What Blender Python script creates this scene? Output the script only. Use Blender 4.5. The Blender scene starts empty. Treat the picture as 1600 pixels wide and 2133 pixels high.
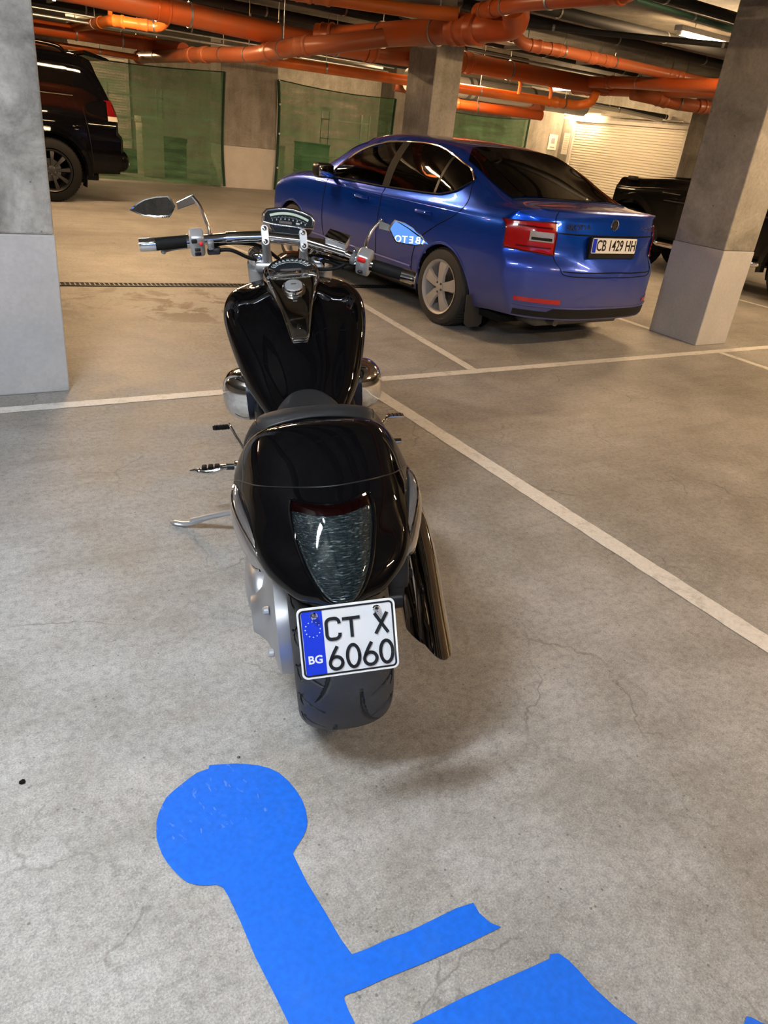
import bpy, bmesh, math, random
import numpy as np
from mathutils import Matrix, Vector
from mathutils.bvhtree import BVHTree
random.seed(7); PI = math.pi
scn = bpy.context.scene; COL = scn.collection
# ---------------------------------------------------------------- camera
cd = bpy.data.cameras.new('camera'); cam = bpy.data.objects.new('camera', cd); COL.objects.link(cam)
CM = ((0.8495451, -0.1613756, 0.5022261), (-0.5167323, -0.4460961, 0.7307434), (0.1061170, -0.8803160, -0.4623667))
cam.matrix_world = Matrix(((CM[0][0], -CM[0][1], -CM[0][2], 0), (CM[1][0], -CM[1][1], -CM[1][2], 0), (CM[2][0], -CM[2][1], -CM[2][2], 1.47), (0, 0, 0, 1)))
cd.sensor_fit = 'VERTICAL'; cd.sensor_height = 24; cd.lens = 1525 / 2133 * 24; cd.clip_start = .05; cd.clip_end = 200
scn.camera = cam
# ---------------------------------------------------------------- world, exposure
w = bpy.data.worlds.new('world'); scn.world = w; w.use_nodes = True
wn = w.node_tree; wn.nodes['Background'].inputs[0].default_value = (.10, .25, .70, 1); wn.nodes['Background'].inputs[1].default_value = .55   # clear blue daylight outside
scn.view_settings.view_transform = 'Standard'; scn.view_settings.look = 'None'
scn.view_settings.exposure = EXPO = 1.6; scn.view_settings.gamma = 1
WARM = (1, .67, .36); COOL = (.86, .93, 1.0)
# lamps hanging under the ceiling: (x, y, z, along x?, colour, watts)
TUBES = [(-.60, 1.15, 2.62, 1, COOL, 122), (-1.0, -2.2, 2.62, 1, COOL, 58), (3.8, -1.0, 2.62, 1, WARM, 70), (7.62, 6.0, 2.62, 1, WARM, 62),
         (2.2, 7.9, 2.66, 1, WARM, 75), (6.6, 1.4, 2.6, 1, WARM, 115), (-2.2, 9.5, 2.6, 1, WARM, 60), (2.6, 10.9, 2.48, 1, WARM, 80), (7.5, 10.35, 2.47, 1, WARM, 70),  # last two here: added lamps brightening the far floor, hidden by the main pipe
         (12.9, 13.6, 2.62, 0, WARM, 80), (13.2, 6.0, 2.6, 1, WARM, 100), (3.2, 19.0, 2.6, 1, WARM, 90), (11.5, 19.0, 2.6, 1, WARM, 90)]
# ---------------------------------------------------------------- helpers
def tagp(o, label=None, cat=None, group=None, kind=None):
    for k, v in (('label', label), ('category', cat), ('group', group), ('kind', kind)):
        if v: o[k] = v
    return o
def empty(name, loc=(0, 0, 0), rot=(0, 0, 0), label=None, cat=None, group=None):
    o = bpy.data.objects.new(name, None); COL.objects.link(o); o.location = loc; o.rotation_euler = rot; o.empty_display_size = .1
    return tagp(o, label, cat, group)
class MB:
    def __init__(s): s.v = []; s.f = []
    def add(s, V, F):
        n = len(s.v); s.v += [tuple(map(float, p)) for p in V]; s.f += [tuple(i + n for i in f) for f in F]; return s
    def grid(s, G, close=False, capa=False, capb=False):
        G = np.asarray(G, float); m, n = G.shape[:2]; V = G.reshape(-1, 3); F = []
        for i in range(m - 1):
            for j in range(n if close else n - 1):
                k = (j + 1) % n; F.append((i * n + j, i * n + k, (i + 1) * n + k, (i + 1) * n + j))
        if capa: F.append(tuple(range(n))[::-1])
        if capb: F.append(tuple((m - 1) * n + j for j in range(n)))
        return s.add(V, F)
    def box(s, c, d, R=None):
        P = [np.array((x, y, z)) * np.array(d) / 2 for x in (-1, 1) for y in (-1, 1) for z in (-1, 1)]
        if R is not None: P = [R @ p for p in P]
        return s.add([p + np.array(c, float) for p in P], [(0, 1, 3, 2), (4, 6, 7, 5), (0, 4, 5, 1), (2, 3, 7, 6), (0, 2, 6, 4), (1, 5, 7, 3)])
    def rbox(s, c, d, r=.01, R=None, seg=2):
        bm = bmesh.new(); bmesh.ops.create_cube(bm, size=1)
        for v in bm.verts: v.co = Vector((v.co.x * d[0], v.co.y * d[1], v.co.z * d[2]))
        bmesh.ops.bevel(bm, geom=list(bm.edges), offset=min(r, min(d) * .49), segments=seg, affect='EDGES', profile=.5)
        bm.verts.index_update(); V = [np.array(v.co) for v in bm.verts]; F = [[v.index for v in f.verts] for f in bm.faces]; bm.free()
        if R is not None: V = [R @ p for p in V]
        return s.add([p + np.array(c, float) for p in V], F)
    def tube(s, path, r, n=10, cap=True, sq=None):
        P = [np.array(p, float) for p in path]; m = len(P); rr = r if hasattr(r, '__len__') else [r] * m
        T = [P[min(i + 1, m - 1)] - P[max(i - 1, 0)] for i in range(m)]; T = [t / (np.linalg.norm(t) + 1e-12) for t in T]
        a = np.array((0, 0, 1.)) if abs(T[0][2]) < .9 else np.array((1., 0, 0)); u = np.cross(T[0], a); u /= np.linalg.norm(u); G = []
        for i in range(m):
            u = u - T[i] * (u @ T[i]); u /= np.linalg.norm(u); v = np.cross(T[i], u); ring = []
            for j in range(n):
                t = 2 * PI * j / n; ring.append(P[i] + rr[i] * (math.cos(t) * u + math.sin(t) * v * (sq or 1)))
            G.append(ring)
        return s.grid(G, True, cap, cap)
    def lathe(s, prof, c=(0, 0, 0), ax=(0, 0, 1), n=32, caps=True):
        "prof: (radius, height along ax)"
        ax = np.array(ax, float); ax /= np.linalg.norm(ax); a = np.array((1., 0, 0)) if abs(ax[0]) < .9 else np.array((0, 1., 0))
        u = np.cross(ax, a); u /= np.linalg.norm(u); v = np.cross(ax, u); c = np.array(c, float)
        G = [[c + ax * h + r * (math.cos(2 * PI * j / n) * u + math.sin(2 * PI * j / n) * v) for j in range(n)] for r, h in prof]
        return s.grid(G, True, caps and prof[0][0] > 1e-6, caps and prof[-1][0] > 1e-6)
    def cyl(s, a, b, r, r2=None, n=20):
        a = np.array(a, float); b = np.array(b, float); L = np.linalg.norm(b - a)
        return s.lathe([(r, 0), (r if r2 is None else r2, L)], a, b - a, n)
    def ell(s, c, d, R=None, n=20, p=1.0):
        G = []
        f = lambda x: math.copysign(abs(x) ** p, x)
        for i in range(n // 2 + 1):
            a = -PI / 2 + PI * i / (n // 2); row = []
            for j in range(n):
                t = 2 * PI * j / n; q = np.array((f(math.cos(a)) * f(math.cos(t)) * d[0], f(math.cos(a)) * f(math.sin(t)) * d[1], f(math.sin(a)) * d[2]))
                row.append((R @ q if R is not None else q) + np.array(c, float))
            G.append(row)
        return s.grid(G, True)
    def prism(s, poly, o, u, v, w, d0, d1):
        "2D polygon in plane (o; u, v), thickness along w from d0 to d1"
        o, u, v, w = (np.array(q, float) for q in (o, u, v, w)); n = len(poly)
        V = [o + u * a + v * b + w * d0 for a, b in poly] + [o + u * a + v * b + w * d1 for a, b in poly]
        return s.add(V, [tuple(range(n))[::-1], tuple(range(n, 2 * n))] + [(i, (i + 1) % n, n + (i + 1) % n, n + i) for i in range(n)])
    def ribbon(s, pts, wd, o, u, v, w, d0, d1):
        "flat stroke of width wd along 2D polyline"
        P = [np.array(p, float) for p in pts]; m = len(P); closed = np.linalg.norm(P[0] - P[-1]) < 1e-9; L = []; Rr = []
        for i in range(m):
            a = P[i - 1] if i else (P[-2] if closed else None); b = P[i + 1] if i < m - 1 else (P[1] if closed else None)
            t1 = (P[i] - a) if a is not None else (b - P[i]); t2 = (b - P[i]) if b is not None else t1
            t1 = t1 / np.linalg.norm(t1); t2 = t2 / np.linalg.norm(t2); n1 = np.array((-t1[1], t1[0])); n2 = np.array((-t2[1], t2[0])); q = n1 + n2
            q = q / max(q @ q, .8) * 2; L.append(P[i] + q * wd / 2); Rr.append(P[i] - q * wd / 2)
        o, u, v, w = (np.array(q, float) for q in (o, u, v, w)); G = []
        for a, b in zip(L, Rr): G.append([o + u * a[0] + v * a[1] + w * d0, o + u * a[0] + v * a[1] + w * d1, o + u * b[0] + v * b[1] + w * d1, o + u * b[0] + v * b[1] + w * d0])
        return s.grid(G, True, True, True)
    def build(s, name, mt, parent=None, smooth=40, label=None, bevel=0, sub=0, recalc=True, solid=0):
        me = bpy.data.meshes.new(name); me.from_pydata(s.v, [], s.f); bm = bmesh.new(); bm.from_mesh(me)
        bmesh.ops.remove_doubles(bm, verts=bm.verts, dist=1e-5)
        if recalc: bmesh.ops.recalc_face_normals(bm, faces=bm.faces)
        bm.to_mesh(me); bm.free(); o = bpy.data.objects.new(name, me); COL.objects.link(o)
        if parent is not None: o.parent = parent
        for q in (mt if isinstance(mt, (list, tuple)) else [mt]): me.materials.append(q)
        if smooth:
            me.shade_smooth(); me.set_sharp_from_angle(angle=math.radians(smooth))
        if solid: md = o.modifiers.new('solid', 'SOLIDIFY'); md.thickness = solid; md.offset = 0
        if bevel: md = o.modifiers.new('bevel', 'BEVEL'); md.width = bevel; md.segments = 2; md.limit_method = 'ANGLE'; md.angle_limit = .6
        if sub: md = o.modifiers.new('sub', 'SUBSURF'); md.levels = md.render_levels = sub
        if label: o['label'] = label
        return o
def cat(P, n):
    "Catmull-Rom resample of list of points to n points (uniform in parameter)"
    P = np.asarray(P, float); m = len(P); Q = np.vstack([2 * P[:1] - P[1:2], P, 2 * P[-1:] - P[-2:-1]]); out = []
    for k in range(n):
        t = k * (m - 1) / (n - 1); i = min(int(t), m - 2); f = t - i; a, b, c, d = Q[i], Q[i + 1], Q[i + 2], Q[i + 3]
        out.append(.5 * ((2 * b) + (c - a) * f + (2 * a - 5 * b + 4 * c - d) * f * f + (3 * b - a - 3 * c + d) * f ** 3))
    return np.array(out)
def rails(R, m, n):
    "R[s][k] control net -> m x n smooth grid"
    A = np.array([cat(r, n) for r in R]); return np.array([cat(A[:, j], m) for j in range(n)]).transpose(1, 0, 2)
def fillet(path, r, n=6):
    P = [np.array(p, float) for p in path]; out = [P[0]]
    for i in range(1, len(P) - 1):
        a = P[i - 1] - P[i]; b = P[i + 1] - P[i]; la, lb = np.linalg.norm(a), np.linalg.norm(b); d = min(r, la * .45, lb * .45); p0 = P[i] + a / la * d; p1 = P[i] + b / lb * d
        for k in range(n + 1): t = k / n; out.append((1 - t) ** 2 * p0 + 2 * t * (1 - t) * P[i] + t * t * p1)
    return out + [P[-1]]
def arc(cx, cy, rx, ry, a0, a1, n=12): return [(cx + rx * math.cos(math.radians(a0 + (a1 - a0) * i / n)), cy + ry * math.sin(math.radians(a0 + (a1 - a0) * i / n))) for i in range(n + 1)]
def rrect(w, h, r, n=5):
    out = []
    for sx, sy, a in ((1, 1, 0), (-1, 1, 90), (-1, -1, 180), (1, -1, 270)): out += arc(sx * (w / 2 - r), sy * (h / 2 - r), r, r, a, a + 90, n)
    return out
def copy_thing(o, loc=None, rot=None, parent=None):
    c = o.copy(); COL.objects.link(c)
    if parent is not None: c.parent = parent
    for ch in list(o.children): copy_thing(ch, parent=c)
    if loc is not None: c.location = loc
    if rot is not None: c.rotation_euler = rot
    return c
def text(name, body, size, mt, parent, o, u, v, ext=.001, label=None, align='CENTER', off=0, sx=1):
    cu = bpy.data.curves.new(name, 'FONT'); cu.body = body; cu.size = size; cu.extrude = ext; cu.align_x = align; cu.align_y = 'CENTER'; cu.offset = off; cu.resolution_u = 3
    t = bpy.data.objects.new(name, cu); COL.objects.link(t); dg = bpy.context.evaluated_depsgraph_get(); me = bpy.data.meshes.new_from_object(t.evaluated_get(dg))
    bpy.data.objects.remove(t); bpy.data.curves.remove(cu)
    u = Vector(u).normalized(); v = Vector(v).normalized(); wv = u.cross(v)
    me.transform(Matrix(((u.x * sx, v.x, wv.x, o[0]), (u.y * sx, v.y, wv.y, o[1]), (u.z * sx, v.z, wv.z, o[2]), (0, 0, 0, 1))))
    me.materials.clear(); me.materials.append(mt); ob = bpy.data.objects.new(name, me); COL.objects.link(ob); ob.parent = parent
    if label: ob['label'] = label
    return ob
# ---------------------------------------------------------------- materials
def mat(name, c=(.5, .5, .5), rough=.5, metal=0, spec=.5, coat=0, emit=None, es=0, trans=0, ior=1.45, alpha=1, coatr=.03):
    m = bpy.data.materials.new(name); m.use_nodes = True; b = m.node_tree.nodes['Principled BSDF']; I = b.inputs
    I['Base Color'].default_value = (*c, 1); I['Roughness'].default_value = rough; I['Metallic'].default_value = metal; I['Specular IOR Level'].default_value = spec
    I['Coat Weight'].default_value = coat; I['Coat Roughness'].default_value = coatr; I['IOR'].default_value = ior; I['Transmission Weight'].default_value = trans; I['Alpha'].default_value = alpha
    if emit: I['Emission Color'].default_value = (*emit, 1); I['Emission Strength'].default_value = es
    return m
class N:
    "tiny node helper"
    def __init__(s, m): s.m = m; s.t = m.node_tree; s.b = s.t.nodes['Principled BSDF']
    def n(s, typ, **k):
        q = s.t.nodes.new('ShaderNode' + typ)
        for a, b in k.items(): setattr(q, a, b)
        return q
    def l(s, a, b): s.t.links.new(a, b)
    def co(s, kind='Object'): return s.n('TexCoord').outputs[kind]
    def noise(s, vec, scale, det=4, rough=.55, dist=0):
        q = s.n('TexNoise'); s.l(vec, q.inputs['Vector']); q.inputs['Scale'].default_value = scale; q.inputs['Detail'].default_value = det; q.inputs['Roughness'].default_value = rough; q.inputs['Distortion'].default_value = dist; return q.outputs['Fac']
    def ramp(s, f, stops):
        q = s.n('ValToRGB'); s.l(f, q.inputs[0]); e = q.color_ramp.elements
        while len(e) < len(stops): e.new(.5)
        for i, (p, c) in enumerate(stops): e[i].position = p; e[i].color = (*c, 1) if hasattr(c, '__len__') else (c, c, c, 1)
        return q.outputs[0]
    def mix(s, f, a, b, mode='MIX'):
        q = s.n('Mix', data_type='RGBA', blend_type=mode)
        for sock, val in ((q.inputs[0], f), (q.inputs[6], a), (q.inputs[7], b)):
            if hasattr(val, 'is_output'): s.l(val, sock)
            elif hasattr(val, '__len__'): sock.default_value = (*val, 1)
            else: sock.default_value = val
        return q.outputs[2]
    def math(s, op, a, b=0, c=None):
        q = s.n('Math', operation=op)
        for i, val in enumerate((a, b) if c is None else (a, b, c)):
            if hasattr(val, 'is_output'): s.l(val, q.inputs[i])
            else: q.inputs[i].default_value = val
        return q.outputs[0]
    def sep(s, v): q = s.n('SeparateXYZ'); s.l(v, q.inputs[0]); return q.outputs
    def scale(s, v, k): q = s.n('Mapping'); s.l(v, q.inputs[0]); q.inputs['Scale'].default_value = k; return q.outputs[0]
    def bump(s, h, st=.3, d=.01): q = s.n('Bump'); s.l(h, q.inputs['Height']); q.inputs['Strength'].default_value = st; q.inputs['Distance'].default_value = d; s.l(q.outputs[0], s.b.inputs['Normal'])
    def col(s, c): s.l(c, s.b.inputs['Base Color'])
    def rough(s, c): s.l(c, s.b.inputs['Roughness'])
def floor_mat():
    m = mat('floor_concrete', rough=.6, spec=.4); k = N(m); c = k.co()
    big = k.noise(c, .55, 6, .6, .4); mid = k.noise(c, 3.2, 8, .68, .3); fine = k.noise(c, 210, 5, .8); grit = k.noise(c, 42, 6, .72)
    base = k.ramp(k.math('ADD', k.math('MULTIPLY', big, .5), k.math('MULTIPLY', mid, .5)), [(.32, (.20, .188, .170)), (.44, (.295, .283, .265)), (.54, (.375, .364, .348)), (.68, (.475, .464, .45))])
    base = k.mix(.60, base, k.ramp(fine, [(.32, .30), (.5, 1.0), (.66, 1.6)]), 'MULTIPLY'); base = k.mix(.55, base, k.ramp(grit, [(.34, .55), (.5, 1.02), (.64, 1.25)]), 'MULTIPLY')
    vo = k.n('TexVoronoi'); k.l(c, vo.inputs['Vector']); vo.inputs['Scale'].default_value = 190
    sp = k.ramp(vo.outputs['Distance'], [(.0, 1.), (.20, 1.), (.34, 0.)]); pick = k.ramp(k.noise(c, 60, 3), [(.50, 0.), (.60, 1.)])
    base = k.mix(k.math('MULTIPLY', k.math('MULTIPLY', sp, pick), .6), base, (.52, .51, .49))
    v2 = k.n('TexVoronoi'); k.l(c, v2.inputs['Vector']); v2.inputs['Scale'].default_value = 38
    dk = k.ramp(v2.outputs['Distance'], [(.0, 1.), (.09, 1.), (.15, 0.)]); p2 = k.ramp(k.noise(c, 9, 3), [(.53, 0.), (.58, 1.)])
    base = k.mix(k.math('MULTIPLY', k.math('MULTIPLY', dk, p2), .75), base, (.11, .105, .10))
    # hairline cracks
    v3 = k.n('TexVoronoi', feature='DISTANCE_TO_EDGE'); wv = k.n('VectorMath', operation='ADD'); nz = k.n('TexNoise'); k.l(c, nz.inputs['Vector']); nz.inputs['Scale'].default_value = 3; nz.inputs['Detail'].default_value = 6
    k.l(c, wv.inputs[0]); mq = k.n('VectorMath', operation='SCALE'); k.l(nz.outputs['Color'], mq.inputs[0]); mq.inputs['Scale'].default_value = .38; k.l(mq.outputs[0], wv.inputs[1]); k.l(wv.outputs[0], v3.inputs['Vector']); v3.inputs['Scale'].default_value = 2.2
    cr = k.ramp(v3.outputs['Distance'], [(.0, 1.), (.004, .9), (.010, 0.)]); pc = k.ramp(k.noise(c, 1.4, 3), [(.50, 0.), (.60, 1.)])
    base = k.mix(k.math('MULTIPLY', k.math('MULTIPLY', cr, pc), .5), base, (.10, .095, .085))
    # brown oil / mud stains near the drain
    x, y, z = k.sep(c)[:3]
    d = k.math('ADD', k.math('POWER', k.math('MULTIPLY', k.math('SUBTRACT', x, 1.75), .85), 2), k.math('POWER', k.math('MULTIPLY', k.math('SUBTRACT', y, 6.1), 1.1), 2))
    msk = k.ramp(d, [(.05, 1.), (1.3, 0.)]); st = k.ramp(k.noise(c, 2.6, 7, .7, .6), [(.50, 0.), (.57, 1.)])
    base = k.mix(k.math('MULTIPLY', k.math('MULTIPLY', msk, st), .8), base, (.11, .072, .036))
    # tyre scuffs in the lane, patches
    lane = k.ramp(k.noise(k.scale(c, (.7, 5.5, 1)), 1.2, 5, .6), [(.52, 0.), (.68, 1.)])
    base = k.mix(k.math('MULTIPLY', lane, .25), base, (.17, .155, .13))
    k.col(base); k.rough(k.ramp(mid, [(.3, .42), (.7, .66)])); k.bump(fine, .25, .003); return m
def conc_mat(name, c0, c1, c2, seed=0, streak=0):
    m = mat(name, rough=.75, spec=.3); k = N(m); c = k.co(); mp = k.n('Mapping'); k.l(c, mp.inputs[0]); mp.inputs['Location'].default_value = (seed * 3.1, seed * 1.7, seed); c = mp.outputs[0]
    a = k.noise(c, 2.6, 9, .62, .7); b = k.noise(k.scale(c, (6, 6, .8)), 1.6, 5, .6); f = k.noise(c, 34, 7, .72)
    base = k.ramp(k.mix(.38, a, b), [(.34, c0), (.50, c1), (.66, c2)]) if streak else k.ramp(a, [(.34, c0), (.50, c1), (.66, c2)])
    base = k.mix(.5, base, k.ramp(f, [(.3, .55), (.55, 1.05), (.75, 1.25)]), 'MULTIPLY')
    v = k.n('TexVoronoi'); k.l(c, v.inputs['Vector']); v.inputs['Scale'].default_value = 16
    base = k.mix(k.math('MULTIPLY', k.ramp(v.outputs['Distance'], [(0, 1.), (.07, 1.), (.11, 0.)]), k.ramp(k.noise(c, 5, 3), [(.52, 0.), (.6, .8)])), base, (.05, .045, .04))
    k.col(base); k.bump(k.mix(.5, a, f), .35, .01); return m
def paint_wall(name, c):
    m = mat(name, rough=.6, spec=.3); k = N(m); q = k.co(); a = k.noise(q, 3, 6, .6); f = k.noise(q, 50, 4)
    k.col(k.mix(1, k.ramp(a, [(.35, tuple(x * .90 for x in c)), (.6, c)]), k.ramp(f, [(.3, .93), (.7, 1.04)]), 'MULTIPLY')); k.bump(f, .15, .003); return m
def line_mat(name, c, wear=.5, dark=(.30, .29, .26)):
    m = mat(name, rough=.5, spec=.4); k = N(m); q = k.co(); a = k.noise(q, 14, 8, .7, .4); f = k.noise(q, 70, 4)
    k.col(k.mix(k.math('MULTIPLY', k.ramp(a, [(.52, 0.), (.66, 1.)]), wear), k.mix(.5, c, k.ramp(f, [(.3, .75), (.7, 1.12)]), 'MULTIPLY'), dark)); k.bump(f, .15, .002); return m
M = {}
M['floor'] = floor_mat()
M['col_cool'] = conc_mat('column_concrete', (.13, .125, .12), (.29, .285, .275), (.46, .455, .44), 1)
M['col_mid'] = conc_mat('column_concrete_plain', (.20, .19, .17), (.28, .268, .245), (.35, .335, .31), 5)
M['col_warm'] = conc_mat('column_concrete_board', (.20, .185, .16), (.29, .27, .24), (.38, .355, .32), 4, 1)
M['wallc'] = conc_mat('wall_concrete', (.22, .205, .18), (.31, .29, .255), (.40, .375, .335), 7, 1)
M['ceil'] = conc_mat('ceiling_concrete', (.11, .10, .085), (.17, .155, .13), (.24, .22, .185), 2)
M['band'] = paint_wall('grey_band_paint', (.47, .47, .48)); M['cream'] = paint_wall('cream_band_paint', (.60, .57, .53))
M['line'] = line_mat('white_road_paint', (.78, .77, .74), .45); M['blue_paint'] = line_mat('blue_road_paint', (.006, .135, .70), .10, (.08, .22, .55))
def orange(name, c):
    m = mat(name, c, .36, spec=.4); k = N(m); q = k.co(); k.col(k.mix(k.ramp(k.noise(q, 3, 5), [(.4, 0.), (.75, .5)]), c, (.24, .105, .05))); return m
M['orange'] = orange('orange_pvc', (.42, .072, .010)); M['orange2'] = orange('dusty_orange_pvc', (.34, .085, .030)); M['orange3'] = orange('bright_orange_pvc', (.60, .14, .018))
M['clamp'] = mat('galvanised_clamp', (.33, .33, .33), .4, .9); M['rubber'] = mat('black_rubber', (.008, .008, .008), .6, spec=.1); M['lag'] = mat('black_pipe_insulation', (.010, .010, .010), .7)
M['galv'] = mat('galvanised_steel', (.48, .48, .47), .42, .9); M['foil'] = mat('foil_duct', (.72, .71, .68), .38, .7)
M['chrome'] = mat('chrome', (.80, .80, .81), .06, 1); M['dchrome'] = mat('smoked_chrome', (.60, .57, .55), .06, 1); M['alu'] = mat('cast_aluminium', (.50, .51, .53), .38, .85); M['alu2'] = mat('silver_paint', (.52, .53, .55), .3, .6, coat=.4)
M['black'] = mat('gloss_black_paint', (.002, .002, .0025), .12, coat=.75, coatr=.02, spec=0); M['satin'] = mat('satin_black', (.012, .012, .013), .35); M['matt'] = mat('matt_black', (.008, .008, .008), .7, spec=.12)
M['steel'] = mat('dark_steel', (.12, .12, .12), .4, .8); M['navy'] = mat('navy_cover', (.008, .010, .02), .3)
m = M['leather'] = mat('black_leather', (.016, .016, .017), .42, spec=.5); k = N(m); k.bump(k.noise(k.co(), 260, 3), .25, .002)
m = M['tyre'] = mat('tyre_rubber', (.016, .016, .017), .5, spec=.5); k = N(m); q = k.co(); k.col(k.ramp(k.noise(q, 5, 7, .7), [(.35, (.026, .026, .027)), (.6, (.042, .042, .044)), (.8, (.075, .073, .07))])); k.bump(k.noise(q, 160, 3), .2, .002)
M['tyre_dusty'] = mat('dusty_tyre', (.035, .031, .027), .75)
def carpaint(name, c, dust, z0, z1, amt, metal=.35, coat=1, spec=.15):
    m = mat(name, c, .28, metal, coat=1, coatr=.03, spec=spec); k = N(m); q = k.co(); z = k.sep(q)[2]
    g = k.n('MapRange'); k.l(z, g.inputs[0]); g.inputs[1].default_value = z1; g.inputs[2].default_value = z0
    f = k.math('MULTIPLY', k.math('MULTIPLY', g.outputs[0], k.ramp(k.noise(q, 2.2, 6), [(.25, .7), (.7, 1.)])), amt)
    k.col(k.mix(f, c, dust)); k.l(k.math('MULTIPLY', k.math('SUBTRACT', 1, k.math('MULTIPLY', f, .9)), coat), k.b.inputs['Coat Weight']); k.rough(k.math('MULTIPLY_ADD', f, .4, .26)); k.l(k.math('MULTIPLY', k.math('SUBTRACT', 1, f), metal), k.b.inputs['Metallic']); return m
M['blue'] = carpaint('blue_car_paint', (.0015, .055, .50), (.115, .10, .10), .25, .84, .9, .62)
M['blackcar'] = carpaint('black_car_paint', (.0015, .0015, .002), (.03, .028, .025), .3, .7, .2, 0, .3, 0); M['blackcar2'] = carpaint('black_dusty_paint', (.003, .003, .003), (.035, .033, .03), .5, 1.0, .4, 0, .35, .03)
M['tint'] = mat('tinted_glass', (.002, .0015, .0015), .03, spec=.18); M['trim'] = mat('black_trim', (.010, .010, .010), .5, spec=.25)
def glassmat(name, c, a):
    m = bpy.data.materials.new(name); m.use_nodes = True; t = m.node_tree; t.nodes.clear(); o = t.nodes.new('ShaderNodeOutputMaterial'); tr = t.nodes.new('ShaderNodeBsdfTransparent'); gl = t.nodes.new('ShaderNodeBsdfGlossy'); mx = t.nodes.new('ShaderNodeMixShader'); fr = t.nodes.new('ShaderNodeFresnel')
    tr.inputs[0].default_value = (*c, 1); gl.inputs['Roughness'].default_value = .02; fr.inputs[0].default_value = 1.5; t.links.new(fr.outputs[0], mx.inputs[0]); t.links.new(tr.outputs[0], mx.inputs[1]); t.links.new(gl.outputs[0], mx.inputs[2]); t.links.new(mx.outputs[0], o.inputs[0]); return m
M['glass'] = glassmat('lightly_tinted_glass', (.62, .66, .60), 0)
M['red'] = mat('red_lens', (.42, .004, .006), .15, coat=1); M['stop'] = mat('very_dark_lens', (.004, .0006, .0006), .08, coat=.4, spec=.1); M['redd'] = mat('dark_red_lens', (.10, .002, .003), .12, coat=1); M['clear'] = mat('clear_lens', (.45, .42, .38), .2, .2, coat=1)
M['rim'] = mat('silver_alloy', (.44, .40, .36), .5, .2); M['white'] = mat('white_plate', (.72, .73, .75), .4); M['ink'] = mat('black_ink', (.006, .006, .007), .4); M['eu'] = mat('eu_blue', (.006, .035, .60), .35)
M['pwhite'] = mat('plate_border_white', (.78, .78, .78), .35)
M['glyph'] = mat('white_marking', (.75, .8, .82), .5); M['lcd'] = mat('lcd_segment', (.36, .44, .36), .4); M['face'] = mat('gauge_face', (.012, .016, .020), .08, coat=1); M['redbtn'] = mat('red_switch', (.62, .02, .02), .4)
M['mirror'] = mat('mirror_glass', (.88, .90, .93), .0, 1)
M['paper'] = mat('paper', (.75, .73, .68), .7)
m = M['net'] = mat('green_shade_net', (.10, .23, .11), .8, spec=.1); k = N(m); q = k.co('Object')
wv = k.noise(k.scale(q, (90, 90, 700)), 1, 2); pl = k.noise(k.scale(q, (.9, .9, 5)), 1.5, 4)
k.col(k.ramp(pl, [(.3, (.07, .165, .08)), (.7, (.125, .25, .14))])); k.l(k.math('ADD', k.math('MULTIPLY', k.ramp(wv, [(.42, 0.), (.58, 1.)]), .30), k.math('MULTIPLY', pl, .95)), k.b.inputs['Alpha'])
M['nethem'] = mat('net_hem', (.012, .045, .025), .8)
m = M['shutter'] = mat('cream_roller_shutter', (.70, .66, .58), .45)
m = M['lens'] = mat('smoked_lens', (.055, .070, .075), .20, .55, coat=1); k = N(m); q = k.co(); s_ = k.sep(q)
sn = k.math('SINE', k.math('MULTIPLY', k.math('ADD', s_[2], k.math('MULTIPLY', k.noise(q, 45, 2), .012)), 1500)); k.bump(k.math('ADD', sn, k.math('MULTIPLY', k.noise(k.scale(q, (60, 200, 300)), 1, 2), .9)), .7, .003)
k.col(k.ramp(k.noise(k.scale(q, (50, 160, 420)), 1, 3), [(.45, (.012, .022, .027)), (.60, (.05, .075, .085)), (.74, (.28, .33, .33))]))
M['smoke'] = mat('smoked_clear_lens', (.40, .37, .36), .16, .8, coat=1)
m = M['perf'] = mat('perforated_steel', (.48, .48, .47), .42, .9); k = N(m); q = k.sep(k.co()); fx_ = k.math('FRACT', k.math('MULTIPLY', q[0], 11)); fz_ = k.math('FRACT', k.math('MULTIPLY', q[2], 38)); mk = k.math('MULTIPLY', k.math('LESS_THAN', fx_, .5), k.math('LESS_THAN', k.math('ABSOLUTE', k.math('SUBTRACT', fz_, .5)), .24)); k.col(k.mix(mk, (.48, .48, .47), (.01, .01, .01)))
m = M['blue_paint']; k = N(m); old = k.b.inputs['Base Color'].links[0].from_socket; q = k.co(); sx_ = k.sep(q); sc_ = k.ramp(k.noise(k.scale(q, (75, 26, 1)), 1, 4, .6, .6), [(.60, 0.), (.66, 1.)]); rg = k.math('MULTIPLY', k.math('GREATER_THAN', sx_[1], .005), k.math('LESS_THAN', sx_[0], .08)); k.col(k.mix(k.math('MULTIPLY', k.math('MULTIPLY', sc_, rg), .45), old, (.22, .34, .72)))
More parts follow.
